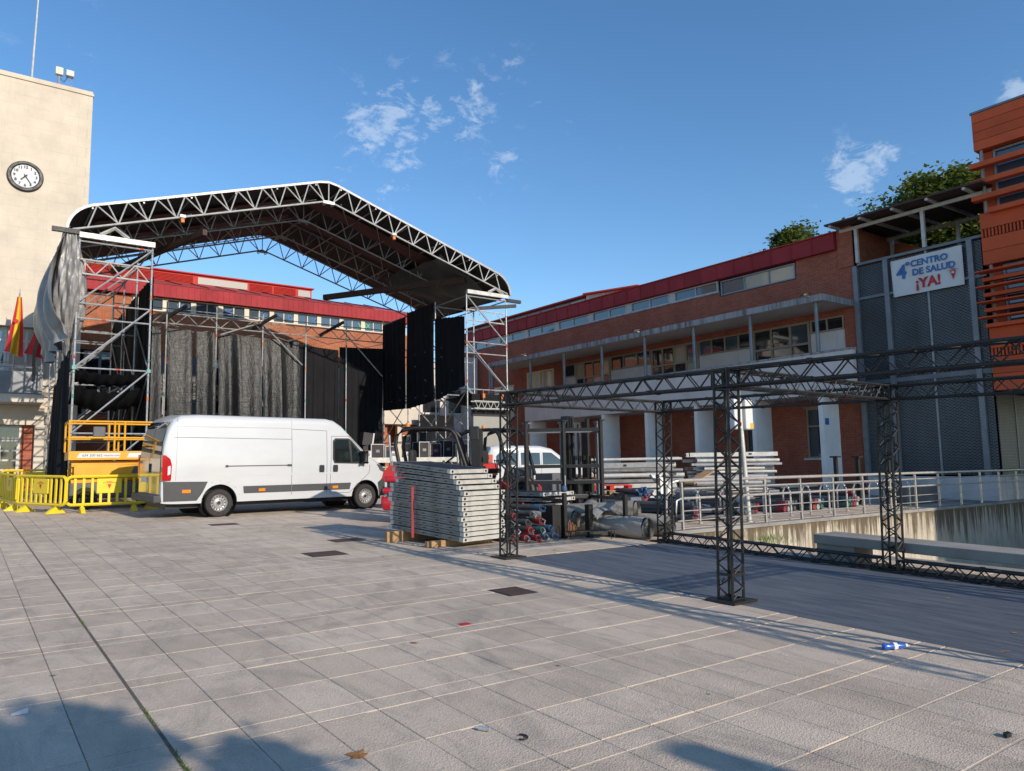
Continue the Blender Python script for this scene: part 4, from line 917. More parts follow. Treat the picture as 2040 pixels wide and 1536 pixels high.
drape('stage_curtain', 'long pleated black curtain in the back right corner of the stage', 'curtain', CU, (14.5, YB-.05), (16.8, YB-.05), 7.45, 7.55, 1.3, 1.3, 9, .06, 'black_cloth', 110, 8, 32)
for i in range(3):
    y0, y1 = YR[3-i], YR[2-i]; t0, t1 = (8.88, 8.92) if i == 0 else (8.92, 8.9) if i == 1 else (7.7, 8.2)
    drape('stage_curtain', ['black side curtain nearest the back corner on the right scaffold', 'wide black side curtain in the middle of the right scaffold', 'slack black side curtain at the front of the right scaffold'][i], 'curtain', CU,
          (XC2-.06, y0-.06), (XC2-.06, y1+.06), [8.7, 8.9, 8.2][i], [8.75, 8.95, 7.9][i], [4.4, 4.32, 4.5][i], [4.34, 4.5, 4.95][i], 5, .06, 'black_cloth', 70, 12, 40+i)
tag(MB().grid(lambda u, v: (16.9+1.9*u, 26.2+2.3*v, 4.75-.55*math.sin(u*math.pi)*.5-.25*math.sin(v*math.pi)), 10, 8).build('black_tarp', 'black_cloth', None, 60), 'black sheet sagging across the right scaffold above the screen', 'tarp')
drape('stage_curtain', 'short black curtain panel hanging behind the right scaffold', 'curtain', CU, (21.0, 37.6), (23.4, 37.6), 4.6, 4.6, 1.2, 1.2, 6, .05, 'black_cloth', 60, 6, 51)
for i in range(3):
    drape('stage_curtain', ['black curtain at the back of the left scaffold', 'black curtain in the middle of the left scaffold', 'black curtain at the front of the left scaffold'][i], 'curtain', CU, (XB+.06, YR[3-i]-.05), (XB+.06, YR[2-i]+.05), [7.6, 7.75, 7.9][i], [7.75, 7.9, 7.95][i], 2.0, 2.0, 6, .06, 'black_cloth', 70, 8, 60+i)
for i, (z, s, y0, y1) in enumerate(((4.76, .5, 26.05, 27.3), (4.35, .9, 26.5, 28.5))):
    tag(MB().grid(lambda u, v: (XA+.05+(XB-XA-.1)*u, y0+(y1-y0)*v, z-s*math.sin(v*math.pi)*.6-.25*s*math.sin(u*math.pi)-.03*math.sin(u*40)), 40, 10).build('black_tarp', 'black_cloth', None, 60), ['black sheet slung under the ledger of the left scaffold tower', 'lower black sheet sagging inside the left scaffold tower'][i], 'tarp')
# grey tarpaulin bundled at the left end of the roof and black cloth below it
def tarp(u, v):                                              # u along the stage side, v from top to bottom
    y = 25.9+5.6*u; zb_ = 5.35+.9*(abs(u-.45)*1.6)**2-.3*math.sin(u*14)*.3
    z = 9.15-.05*u+(zb_-9.15)*v
    bulge = .16+.55*math.sin(min(v*1.1, 1)*math.pi)**.8*(.75+.25*math.sin(u*19))+.10*math.sin(u*31+v*4)+.06*math.sin(u*57+v*9)
    return (XA-.18-bulge*(.5+.7*v), y, z)
def bundle(u, v):
    a = 6.283*u; z = 9.02-3.75*v; k = (.16+.62*max(0.0, math.sin(min(1.0, .12+v*.98)*3.14159))**.7*(.45+.75*v))*(1+.10*math.sin(a*5+v*6)+.07*math.sin(a*11-v*9)+.05*math.sin(a*17+v*23))
    return (XA-.22+.62*k*math.cos(a)+.12*v, 26.25+.95*k*math.sin(a)+.3*v, z+.10*math.sin(a*3)*v)
tag(MB().grid(bundle, 80, 46).build('tarpaulin_bundle', 'grey_tarp', None, 60), 'fat bundle of grey tarpaulin tied to the left scaffold leg', 'tarp')
tag(MB().grid(tarp, 90, 40).build('grey_tarpaulin', 'grey_tarp', None, 70), 'grey tarpaulin bundled and hanging at the left end of the stage roof', 'tarp')
tag(MB().grid(lambda u, v: (XA-.55-.35*v+.05*math.sin(v*8)+.12*u, 30.6+.35*u-.9*v*v, 7.4-2.7*v), 4, 20).build('tarpaulin_strip', 'grey_tarp', None, 70), 'long loose strip of grey tarpaulin hanging beside the balcony', 'tarp')
drape('black_drape', 'black cloth hanging to the ground below the grey tarpaulin', 'drape', None, (XA-.1, 30.9), (XA-.1, 26.3), 4.4, 5.9, .75, .75, 6, .16, 'black_cloth', 90, 14, 71)
# stage deck
SD = empty('stage_deck', (10.8, 30, gz(10.8, 30))); tag(SD, 'raised stage platform with aluminium edge behind the forklifts', 'stage')
for i in range(6):
    for j in range(3):
        x0 = 4.85+2.0*i; y0 = 26.5+2.38*j; MB().bx(x0+.005, x0+1.995, y0+.005, y0+2.375, 1.90, 1.99).build('deck_panel', 'dark_steel', SD)
MB().bx(4.85, 16.8, 26.44, 26.495, 1.80, 1.995).build('edge_beam', 'alu_white', SD); MB().tube((4.85, 26.5, 1.62), (16.8, 26.5, 1.62), .03).build('edge_tube', 'alu_white', SD)
for i in range(7):
    for y in (26.5, 30, 33.4): MB().tube((4.95+1.97*i, y, gz(5+2*i, y)), (4.95+1.97*i, y, 1.9), .03).build('leg', 'galv_dull', SD)
MB().bx(16.9, 19.0, 27.5, 30.5, 1.83, 1.98).build('side_wing', 'alu_white', SD)
for x in (17, 18.8): MB().tube((x, 27.6, gz(x, 27.6)), (x, 27.6, 1.83), .03).build('leg', 'galv_dull', SD)
# small lattice girder, hoists and grey screen at the right tower
LG = empty('screen_girder', (17.8, 25.8, 4.1)); tag(LG, 'short aluminium lattice girder hung from two hoists', 'truss')
for z in (3.98, 4.28):
    for y in (25.65, 25.9): MB().tube((16.95, y, z), (18.9, y, z), .026, 6).build('chord', 'alu_white', LG)
lw = MB()
for k in range(12):
    xa, xb = 17.0+.155*k, 17.0+.155*(k+1); lw.tube((xa, 25.65, 3.98 if k % 2 else 4.28), (xb, 25.65, 4.28 if k % 2 else 3.98), .014, 5)
lw.build('web_bars', 'alu_white', LG)
for x in (17.5, 18.45): MB().tube((x, 25.78, 4.28), (x, 25.78, 4.8), .012).build('chain', 'galv_dull', LG); MB().cbx(x-.06, x+.06, 25.72, 25.84, 4.42, 4.62, .02).build('hoist', 'orange_clamp', LG)
SC = empty('grey_screen', (17.8, 25.7, 2)); tag(SC, 'plain grey screen panel hung below the small girder', 'screen')
MB().bx(16.95, 18.72, 25.72, 25.78, 1.6, 3.66).build('screen_panel', 'screen_grey', SC); MB().bx(16.90, 18.78, 25.70, 25.80, 3.665, 3.74).build('screen_frame', 'dark_steel', SC); MB().bx(17.0, 18.9, 25.9, 25.95, 3.7, 4.6).build('screen_cloth', 'black_cloth', SC)
for x in (17.1, 17.6, 18.1, 18.6): MB().tube((x, 25.76, 3.7), (x, 25.76, 3.98), .015).build('hanger', 'black_steel', SC)
# equipment on the deck
def case(x0, x1, y0, y1, z0, z1, lab, m='case_black', nm='flight_case', cat='case'):
    e = empty(nm, ((x0+x1)/2, (y0+y1)/2, z0)); tag(e, lab, cat, 'equipment on the stage deck')
    MB().bx(x0+.012, x1-.012, y0+.012, y1-.012, z0+.012, z1-.012).build('case_body', m, e)
    f = MB(); w = .028
    for a in (x0, x1-w):
        for b in (y0, y1-w): f.bx(a, a+w, b, b+w, z0, z1)
    for b in (y0, y1-w):
        for c in (z0, z1-w): f.bx(x0+w, x1-w, b, b+w, c, c+w)
    for a in (x0, x1-w):
        for c in (z0, z1-w): f.bx(a, a+w, y0+w, y1-w, c, c+w)
    f.build('case_edges', 'alu', e); MB().cbx((x0+x1)/2-.09, (x0+x1)/2+.09, y0-.012, y0+.006, (z0+z1)/2-.06, (z0+z1)/2+.06, .006).build('handle', 'alu_side', e); return e
case(13.55, 14.15, 28.2, 28.7, 1.99, 2.58, 'black rack case with metal edges beside the tilted monitor'); case(14.2, 14.75, 28.2, 28.7, 1.99, 2.5, 'low dark case right of the rack case', 'case_plum')
case(15.85, 16.35, 28.3, 28.9, 1.99, 2.69, 'tall flight case behind the left forklift cage'); case(16.4, 16.95, 28.3, 28.9, 1.99, 2.62, 'wine coloured flight case behind the forklift cage', 'case_plum')
case(17.0, 17.5, 28.2, 28.8, 1.99, 2.75, 'black flight case at the front of the wing platform'); case(17.6, 18.3, 28.2, 28.9, 1.99, 2.6, 'wide plum flight case on the wing platform', 'case_plum')
case(16.3, 16.8, 29.3, 29.9, 1.99, 3.2, 'stack high black case under the orange light', 'case_black'); case(12.75, 13.1, 27.2, 27.5, 1.99, 2.28, 'small white box at the deck edge near the van', 'white_print'); case(13.9, 14.3, 27.2, 27.5, 1.99, 2.26, 'small white box in front of the rack case', 'white_print'); case(14.6, 14.95, 27.2, 27.5, 1.99, 2.24, 'small white box right of the rack case', 'white_print')
ml = empty('stage_monitor', (13.5, 28.5, 2.6)); tag(ml, 'tilted moving light with a white frame on the deck', 'stage light', 'equipment on the stage deck')
MB().prism([(0, 0), (.42, -.08), (.50, .46), (.08, .52)], (13.25, 28.4, 2.56), (1, 0, 0), (0, 0, 1), (0, 1, 0), .35).build('lamp_head', 'case_black', ml); MB().prism([(.40, -.08), (.46, -.09), (.54, .46), (.48, .47)], (13.25, 28.35, 2.56), (1, 0, 0), (0, 0, 1), (0, 1, 0), .45).build('lamp_frame', 'frame_white', ml); MB().bx(13.3, 13.7, 28.4, 28.75, 1.99, 2.5).build('lamp_base', 'case_black', ml)
# ================================================================ vehicles
def loft_body(stations, zb, belt, nz=12):
    """stations: (x, top z, half width, bottom z). Returns MB with a closed shell and the function half width(x, z)."""
    def st(x):
        for a, b in zip(stations, stations[1:]):
            if a[0] <= x <= b[0]:
                t = (x-a[0])/(b[0]-a[0]); return [a[i]+(b[i]-a[i])*t for i in range(4)]
        return list(stations[-1] if x > stations[-1][0] else stations[0])
    def side(x, z):
        _, zt, w, b = st(x)
        tum = max(0, z-belt); k = w-.055*tum-.035*tum*tum*.6
        if z < .55: k -= .05*((.55-z)/.2)**2*.3
        return k
    xs = []
    for a, b in zip(stations, stations[1:]):
        n = max(1, int((b[0]-a[0])/.16)); xs += [a[0]+(b[0]-a[0])*i/n for i in range(n)]
    xs.append(stations[-1][0]); m = MB(); rings = []
    for x in xs:
        _, zt, w, b = st(x); pts = []; rc = min(.16, (zt-b)*.3)
        for i in range(nz+1):
            z = b+(zt-rc-b)*i/nz; pts.append((side(x, z), z))
        ws = side(x, zt-rc)
        for i in range(1, 6):
            a = math.pi/2*i/5; pts.append((ws-rc*.9*(1-math.cos(a)), zt-rc+rc*math.sin(a)))
        we = pts[-1][0]
        for i in range(1, 5): pts.append((we*(1-i/5), zt+.03*(1-(1-i/5)**2)))
        pts.append((0, zt+.03)); rings.append([(x, -y, z) for y, z in pts]+[(x, y, z) for y, z in pts[-2::-1]])
    n = len(rings[0]); vs = [p for r in rings for p in r]; fs = []
    for i in range(len(rings)-1):
        for k in range(n): fs.append((i*n+k, i*n+(k+1) % n, (i+1)*n+(k+1) % n, (i+1)*n+k))
    fs += [tuple(range(n)), tuple(range((len(rings)-1)*n, len(rings)*n))[::-1]]
    return m.add(vs, fs), side
def patch(poly, side, s, off, sub=.12):                      # polygon (x,z) laid on the body side s = -1 or 1
    m = MB(); bm = bmesh.new(); vs = [bm.verts.new((x, 0, z)) for x, z in poly]; bm.faces.new(vs)
    xs = sorted({x for x, _ in poly}); zs = [z for _, z in poly]
    z = min(zs)+sub
    while z < max(zs):
        bmesh.ops.bisect_plane(bm, geom=list(bm.verts)+list(bm.edges)+list(bm.faces), plane_co=(0, 0, z), plane_no=(0, 0, 1)); z += sub
    x = min(xs)+sub*2
    while x < max(xs):
        bmesh.ops.bisect_plane(bm, geom=list(bm.verts)+list(bm.edges)+list(bm.faces), plane_co=(x, 0, 0), plane_no=(1, 0, 0)); x += sub*2
    for v in bm.verts: v.co.y = s*(side(v.co.x, v.co.z)+off)
    return m.bm(bm)
def seam(pts, side, s, w=.011, off=.0025):
    m = MB()
    for (x0, z0), (x1, z1) in zip(pts, pts[1:]):
        n = max(1, int(math.hypot(x1-x0, z1-z0)/.15))
        for i in range(n):
            a, b = i/n, (i+1)/n; xa, za, xb, zb_ = x0+(x1-x0)*a, z0+(z1-z0)*a, x0+(x1-x0)*b, z0+(z1-z0)*b
            dx, dz = xb-xa, zb_-za; L = math.hypot(dx, dz); nx, nz_ = -dz/L*w/2, dx/L*w/2
            m.add([(xa-nx, s*(side(xa, za)+off), za-nz_), (xb-nx, s*(side(xb, zb_)+off), zb_-nz_), (xb+nx, s*(side(xb, zb_)+off), zb_+nz_), (xa+nx, s*(side(xa, za)+off), za+nz_)], [(0, 1, 2, 3)])
    return m
def wheel(par, x, y, r, w, s, tm='tyre', rim='rim', holes=8):
    e = empty('wheel', (x, y, r)); e.parent = par; e.matrix_parent_inverse = base_matrix(par).inverted(); ax = (0, s, 0); o = (x, y-s*w/2, r)
    MB().lathe([(r*.60, .03), (r*.66, .0), (r*.9, .0), (r*.985, .035), (r, w*.3), (r, w*.7), (r*.985, w-.035), (r*.93, w-.006), (r*.72, w), (r*.63, w-.012), (r*.60, w-.05)], o, ax, 32).build('tyre', tm, e, 35)
    MB().lathe([(r*.615, w-.02), (r*.60, w-.005), (r*.56, w-.02), (r*.50, w-.06), (r*.42, w-.065), (r*.34, w-.03), (r*.30, w-.028), (r*.24, w-.06), (r*.16, w-.05), (r*.15, w-.03), (0, w-.028)], o, ax, 32).build('rim', rim, e, 30)
    h = MB()
    for k in range(holes):
        a = 2*math.pi*k/holes; c = Vector((x+r*.46*math.cos(a), y-s*w/2+s*(w-.058), r+r*.46*math.sin(a))); h.lathe([(.0, .002), (r*.05, .002)], c, ax, 8)
    h.lathe([(0, .003), (r*.13, .003)], (x, y-s*w/2+s*(w-.026), r), ax, 12); h.build('rim_holes', 'van_black', e); return e
# ---- the white van (x along the van from the rear axle, near side is -y)
VN = empty('delivery_van'); tag(VN, 'long white high-roof panel van parked in front of the stage', 'van')
vst = [(-1.36, 1.10, .93, .42), (-1.35, 1.45, .95, .40), (-1.31, 1.85, .965, .385), (-1.22, 2.20, .985, .375), (-1.10, 2.40, 1.0, .37), (-.92, 2.49, 1.015, .365), (-.5, 2.52, 1.025, .36), (2.9, 2.50, 1.025, .36), (3.12, 2.46, 1.02, .36), (3.35, 2.32, 1.02, .36), (3.6, 2.08, 1.02, .36), (3.95, 1.74, 1.02, .36), (4.22, 1.48, 1.01, .36), (4.42, 1.36, .99, .36), (4.62, 1.25, .96, .34), (4.80, 1.10, .90, .32), (4.92, .92, .83, .32), (4.985, .74, .77, .34), (5.0, .55, .74, .36)]
vm, vside = loft_body(vst, .36, 1.35)
RA = 4.10; rw_ = .345
body = vm.build('body', 'van_paint', VN, 28)
for x in (0, RA):
    for s in (-1, 1):
        cu = MB().lathe([(0, -.30), (.44, -.30), (.44, .30), (0, .30)], (x, s*.95, rw_+.02), (0, 1, 0), 28); co = cu.build('c', 'van_black'); bool_cut(body, co)
body.data.polygons.foreach_set('use_smooth', [True]*len(body.data.polygons)); body.data.set_sharp_from_angle(angle=R(28))
for s in (-1, 1):
    for x in (0, RA):
        MB().lathe([(.435, -.28), (.438, .0)], (x, s*.98, rw_+.02), (0, s, 0), 24).lathe([(0, -.26), (.44, -.26)], (x, s*.98, rw_+.02), (0, s, 0), 24).build('wheel_arch_liner', 'van_black', VN)
        wheel(VN, x, s*.90, rw_, .22, s, holes=14)
    patch([(-1.30, .43), (-.55, .43), (-.42, .62), (-.30, .88), (-1.32, .90)], vside, s, .012).build('rear_cladding', 'van_plastic', VN, 40)
    patch([(.60, .56), (1.86, .56), (1.86, .74), (.58, .74)], vside, s, .010).build('side_moulding', 'van_plastic', VN, 40)
    patch([(1.88, .56), (3.58, .56), (3.62, .74), (1.88, .74)], vside, s, .010).build('side_moulding', 'van_plastic', VN, 40)
    patch([(4.57, .33), (4.985, .36), (4.985, .70), (4.90, .90), (4.80, .96), (4.70, .92), (4.62, .80), (4.50, .72)], vside, s, .012).build('front_cladding', 'van_plastic', VN, 40)
    for x in (-.9, .98, 3.05): patch([(x, .60), (x+.17, .60), (x+.17, .67), (x, .67)] if x > -.5 else [(x, .62), (x+.2, .62), (x+.2, .70), (x, .70)], vside, s, .02).build('side_marker', 'amber', VN)
    patch([(3.10, 1.28), (3.80, 1.26), (4.14, 1.30), (4.12, 1.42), (3.62, 1.93), (3.55, 1.97), (3.14, 1.97), (3.06, 1.90), (3.05, 1.40)], vside, s, .004).build('door_window_trim', 'van_black', VN, 40)
    patch([(3.13, 1.32), (3.60, 1.30), (3.54, 1.93), (3.17, 1.93), (3.10, 1.86), (3.10, 1.42)], vside, s, .008).build('door_glass', 'glass_car', VN, 40)
    patch([(3.66, 1.31), (4.06, 1.33), (3.62, 1.88)], vside, s, .008).build('quarter_glass', 'glass_car', VN, 40)
    seam([(1.87, .48), (1.87, 2.20), (2.88, 2.17), (2.88, .47)], vside, s).build('sliding_door_seam', 'seam', VN)
    seam([(2.98, .47), (3.02, 2.02), (3.56, 2.03), (4.10, 1.50)], vside, s).build('front_door_seam', 'seam', VN); seam([(2.98, .47), (3.58, .47), (4.20, 1.0), (4.22, 1.22)], vside, s).build('front_door_seam', 'seam', VN)
    seam([(-1.10, 1.96), (1.86, 1.93)], vside, s).build('body_seam', 'seam', VN); seam([(-1.10, 2.22), (1.86, 2.22)], vside, s, .005).build('body_seam', 'seam', VN); seam([(-1.05, .92), (-1.02, 2.44)], vside, s, .005).build('body_seam', 'seam', VN)
    seam([(1.87, 2.21), (1.87, 2.43)], vside, s, .005).build('body_seam', 'seam', VN)
    patch([(.15, 1.235), (1.84, 1.235), (1.84, 1.262), (.15, 1.262)], vside, s, .004).build('door_rail', 'seam', VN); patch([(.12, 1.22), (.19, 1.22), (.19, 1.275), (.12, 1.275)], vside, s, .012).build('rail_end', 'van_plastic', VN); patch([(1.74, 1.22), (1.86, 1.22), (1.86, 1.275), (1.74, 1.275)], vside, s, .012).build('rail_end', 'van_plastic', VN)
    seam([(-1.0, 1.02), (3.9, 1.02)], vside, s, .05, .004).build('body_crease', 'van_paint', VN)
    for x in (2.66, 3.07): patch([(x, 1.05), (x+.13, 1.05), (x+.14, 1.14), (x+.13, 1.24), (x, 1.24), (x-.01, 1.14)], vside, s, .022).build('door_handle', 'van_black', VN)
    MB().cbx(3.90, 4.02, s*1.04, s*1.22, 1.30, 1.58, .04).build('mirror', 'van_black', VN, 40); MB().beam((3.98, s*1.0, 1.32), (3.96, s*1.1, 1.40), .06, .1).build('mirror_arm', 'van_black', VN)
    MB().prism([(-1.36, .93), (-1.16, .93), (-1.15, 1.30), (-1.19, 1.44), (-1.30, 1.53), (-1.37, 1.53)], (0, s*.92, 0), (1, 0, 0), (0, 0, 1), (0, s, 0), .108).build('tail_lamp', 'tail_red', VN)
    MB().prism([(-1.24, 1.05), (-1.18, 1.08), (-1.18, 1.28), (-1.24, 1.26)], (0, s*1.03, 0), (1, 0, 0), (0, 0, 1), (0, s, 0), .004).build('reverse_lamp', 'white_print', VN)
    patch([(4.58, 1.06), (4.83, .97), (4.79, 1.06), (4.60, 1.21), (4.46, 1.25)], vside, s, .006).build('headlamp', 'lamp_glass', VN, 40)
    for k in range(7):                                       # rivets round the bare rear wheel arch
        a = R(20+23*k); MB().lathe([(0, .004), (.009, .004), (.009, 0)], (.52*math.cos(a), s*(vside(0, .8)+.002), rw_+.02+.52*math.sin(a)), (0, s, 0), 6).build('rivet', 'seam', VN)
for (ya, yb_) in ((-.86, -.012), (.012, .86)):
    for nm, zs_, m_ in (('rear_door', ((.50, -1.372), (1.12, -1.372), (1.45, -1.366)), 'van_rear'), ('rear_window', ((1.46, -1.366), (1.86, -1.322), (2.18, -1.245), (2.34, -1.16)), 'glass_car')):
        q_ = MB()
        for (z0_, x0_), (z1_, x1_) in zip(zs_, zs_[1:]):
            k0_, k1_ = 1-.10*max(0, z0_-1.4), 1-.10*max(0, z1_-1.4); q_.add([(x0_, ya*k0_, z0_), (x0_, yb_*k0_, z0_), (x1_, yb_*k1_, z1_), (x1_, ya*k1_, z1_)], [(0, 1, 2, 3)])
        q_.build(nm, m_, VN, 60)
MB().bx(-1.40, -1.363, -.09, -.04, 1.1, 1.32).build('rear_handle', 'van_black', VN)
MB().cbx(-1.52, -1.28, -.95, .95, .40, .58, .03).build('rear_bumper', 'van_plastic', VN); MB().bx(-1.392, -1.363, .14, .62, .86, .98).build('number_plate', 'white_print', VN)
MB().add([(3.18, -.84, 2.44), (3.18, .84, 2.44), (4.24, .92, 1.50), (4.24, -.92, 1.50)], [(0, 1, 2, 3)]).build('windscreen', 'glass_car', VN)
MB().bx(-1.2, 4.7, -.8, .8, .24, .42).build('underbody', 'van_black', VN)
MB().prism([(4.86, .34), (5.03, .38), (5.03, .72), (4.95, .92), (4.86, .90)], (0, -.76, 0), (1, 0, 0), (0, 0, 1), (0, 1, 0), 1.52).build('front_bumper', 'van_plastic', VN)
va = R(4.6); pr = Vector((5.22, 19.42, 0)); nrm = Vector((-math.sin(va), math.cos(va), 0)); c0 = pr+nrm*.98
VN.location = (c0.x, c0.y, gz(c0.x, c0.y)); VN.rotation_euler = (math.atan(.02544*math.cos(va)), -math.atan(.02544*math.sin(va)), va)
# ---- small white van behind the forklifts
CR = empty('parked_car'); tag(CR, 'small white van parked behind the red forklifts', 'car')
cst = [(-.75, 1.25, .80, .42), (-.72, 1.60, .84, .38), (-.62, 1.78, .88, .34), (-.3, 1.82, .90, .32), (1.3, 1.80, .905, .30), (1.75, 1.70, .90, .30), (2.2, 1.38, .90, .30), (2.45, 1.18, .89, .30), (2.9, 1.10, .87, .30), (3.35, .98, .82, .30), (3.52, .80, .74, .32), (3.56, .55, .68, .36)]
cm, cside = loft_body(cst, .32, 1.1); cb = cm.build('body', 'van_paint', CR, 30)
for x in (0, 2.75):
    for s in (-1, 1):
        co = MB().lathe([(0, -.3), (.37, -.3), (.37, .3), (0, .3)], (x, s*.85, .33), (0, 1, 0), 22).build('c', 'van_black'); bool_cut(cb, co)
cb.data.polygons.foreach_set('use_smooth', [True]*len(cb.data.polygons)); cb.data.set_sharp_from_angle(angle=R(30))
for s in (-1, 1):
    for x in (0, 2.75):
        MB().lathe([(.365, -.25), (.367, 0)], (x, s*.86, .33), (0, s, 0), 20).lathe([(0, -.24), (.37, -.24)], (x, s*.86, .33), (0, s, 0), 20).build('wheel_arch_liner', 'van_black', CR); wheel(CR, x, s*.80, .31, .19, s)
    patch([(-.45, 1.12), (.35, 1.12), (.35, 1.55), (-.30, 1.58), (-.45, 1.45)], cside, s, .004).build('rear_side_glass', 'glass_car', CR, 40)
    patch([(.50, 1.12), (1.25, 1.12), (1.25, 1.55), (.50, 1.56)], cside, s, .004).build('rear_door_glass', 'glass_car', CR, 40); patch([(1.36, 1.12), (2.28, 1.13), (1.72, 1.55), (1.36, 1.56)], cside, s, .004).build('front_door_glass', 'glass_car', CR, 40)
    MB().prism([(-.77, 1.0), (-.60, 1.02), (-.58, 1.5), (-.72, 1.5)], (0, s*.80, 0), (1, 0, 0), (0, 0, 1), (0, s, 0), .085).build('tail_lamp', 'tail_red', CR)
    seam([(.42, .45), (.42, 1.62), (1.30, 1.62), (1.30, .45)], cside, s).build('door_seam', 'seam', CR); patch([(-.6, .42), (3.3, .42), (3.3, .60), (-.6, .60)], cside, s, .008).build('side_moulding', 'van_plastic', CR, 40)
    patch([(3.1, .82), (3.42, .76), (3.4, .9), (3.12, .98)], cside, s, .006).build('headlamp', 'lamp_glass', CR)
MB().bx(-.775, -.745, -.66, .66, 1.12, 1.58).build('rear_window', 'glass_car', CR); MB().cbx(-.86, -.7, -.8, .8, .4, .62, .04).build('rear_bumper', 'van_plastic', CR)
MB().add([(1.62, -.72, 1.755), (1.62, .72, 1.755), (2.36, .80, 1.255), (2.36, -.80, 1.255)], [(0, 1, 2, 3)]).build('windscreen', 'glass_car', CR)
CR.location = (16.0, 22.6, gz(16, 22.6)); CR.rotation_euler = (0, 0, R(-14))
# ---- forklifts
def forklift(label):
    F = empty('forklift'); tag(F, label, 'forklift', 'red forklifts')
    MB().cbx(-.62, .10, -.55, .55, .28, .60, .08).build('counterweight', 'fork_red', F, 40); MB().cbx(-.60, .10, -.54, .54, .66, .80, .05).build('counterweight', 'fork_red', F, 40)
    MB().bx(-.50, .10, -.47, .47, .40, 1.05).build('counterweight_core', 'van_black', F); MB().cbx(-.56, .10, -.53, .53, .92, 1.06, .04).build('counterweight', 'fork_red', F, 40)
    MB().prism([(-.62, 1.0), (.15, 1.0), (.15, 1.30), (-.20, 1.36), (-.45, 1.30), (-.58, 1.16)], (0, -.50, 0), (1, 0, 0), (0, 0, 1), (0, 1, 0), 1.0).build('engine_hood', 'fork_red', F)
    MB().cbx(-.632, -.60, -.5, -.30, .40, .60, .03).build('tail_light', 'tail_red', F); MB().cbx(-.632, -.60, .30, .5, .40, .60, .03).build('tail_light', 'tail_red', F)
    text('MANZA', .15, 'dark_steel', F, (-.628, 0, 1.075), (0, -1, 0), (0, 0, 1), .004)
    MB().prism([(.08, .32), (1.28, .32), (1.32, .75), (.95, .80), (.70, .52), (.10, .56)], (0, -.52, 0), (1, 0, 0), (0, 0, 1), (0, 1, 0), 1.04).build('chassis', 'fork_red', F)
    MB().prism([(1.05, .60), (1.42, .55), (1.38, 1.15), (1.22, 1.20)], (0, -.46, 0), (1, 0, 0), (0, 0, 1), (0, 1, 0), .92).build('cowl', 'lift_dark', F)
    for s in (-1, 1): MB().prism([(.80, .60), (.86, .78), (1.05, .88), (1.30, .86), (1.48, .70), (1.50, .45), (1.44, .45), (1.42, .66), (1.27, .80), (1.07, .82), (.92, .74), (.86, .60)], (0, s*.46 if s > 0 else -.66, 0), (1, 0, 0), (0, 0, 1), (0, 1, 0), .20).build('mudguard', 'fork_red', F)
    MB().cbx(.02, .52, -.25, .25, 1.06, 1.18, .04).build('seat', 'seat_black', F, 40); MB().cbx(-.06, .08, -.24, .24, 1.18, 1.66, .05).build('seat_back', 'seat_black', F, 40)
    MB().lathe([(.14, -.014), (.17, 0), (.14, .014), (.125, 0), (.14, -.014)], (.88, 0, 1.40), (-.6, 0, .8), 18).build('steering_wheel', 'seat_black', F, 40); MB().tube((.88, 0, 1.40), (1.15, 0, 1.05), .03).build('steering_column', 'lift_dark', F)
    for y in (.20, .27, .34): MB().tube((.85, -y, 1.12), (.78, -y, 1.36), .013).lathe([(0, .02), (.022, .01), (.022, -.01), (0, -.02)], (.78, -y, 1.38), (0, 0, 1), 8).build('lever', 'van_black', F)
    for s in (-1, 1): MB().path([(-.18, s*.50, 1.15), (-.30, s*.50, 1.75), (-.27, s*.50, 1.98), (-.14, s*.49, 2.10), (.10, s*.48, 2.15), (.75, s*.48, 2.15), (.98, s*.48, 2.10), (1.08, s*.49, 1.98), (1.40, s*.50, 1.00)], .045, 8).build('guard_tube', 'black_steel', F, 50)
    for k in range(6): MB().tube((-.10+.21*k, -.48, 2.17), (-.10+.21*k, .48, 2.17), .018).build('guard_bar', 'black_steel', F)
    MB().bx(-.22, .95, -.44, .44, 2.185, 2.19).build('guard_sheet', 'dark_steel', F)
    MB().lathe([(.055, 0), (.06, .05), (.05, .12), (0, .13)], (-.15, .30, 2.19), (0, 0, 1), 12).build('beacon', 'amber', F, 40); MB().tube((-.40, -.42, 1.2), (-.46, -.42, 2.0), .028, 8).build('exhaust', 'galv_dull', F, 40)
    mt = empty('mast', (1.52, 0, .2)); mt.parent = F; mt.matrix_parent_inverse = base_matrix(F).inverted()
    for s in (-1, 1):
        MB().bx(1.44, 1.62, s*.40-.04, s*.40+.04, .10, 2.15).build('mast_rail', 'black_steel', mt); MB().bx(1.50, 1.66, s*.30-.03, s*.30+.03, .14, 2.12).build('inner_rail', 'dark_steel', mt)
        MB().tube((1.46, s*.20, .2), (1.46, s*.20, 2.0), .04, 8).build('lift_cylinder', 'dark_steel', mt); MB().path([(1.50, s*.12, 2.0), (1.52, s*.14, 1.5), (1.48, s*.10, 1.0), (1.55, s*.13, .6)], .014).build('hose', 'van_black', mt)
        MB().bx(1.72, 1.78, s*.28-.06, s*.28+.06, .10, .75).bx(1.72, 2.80, s*.28-.06, s*.28+.06, .06, .10).build('fork', 'dark_steel', mt)
    for z in (.25, 1.15, 2.05): MB().bx(1.45, 1.60, -.36, .36, z, z+.10).build('mast_tie', 'black_steel', mt)
    for z in (.30, .62): MB().bx(1.66, 1.715, -.50, .50, z, z+.12).build('carriage', 'black_steel', mt)
    for k in range(7): MB().bx(1.68, 1.71, -.48+.16*k-.012, -.48+.16*k+.012, .74, 1.25).build('load_backrest', 'black_steel', mt)
    MB().cbx(1.40, 1.62, -.45, -.20, 1.85, 2.17, .02).build('mast_box', 'van_black', mt)
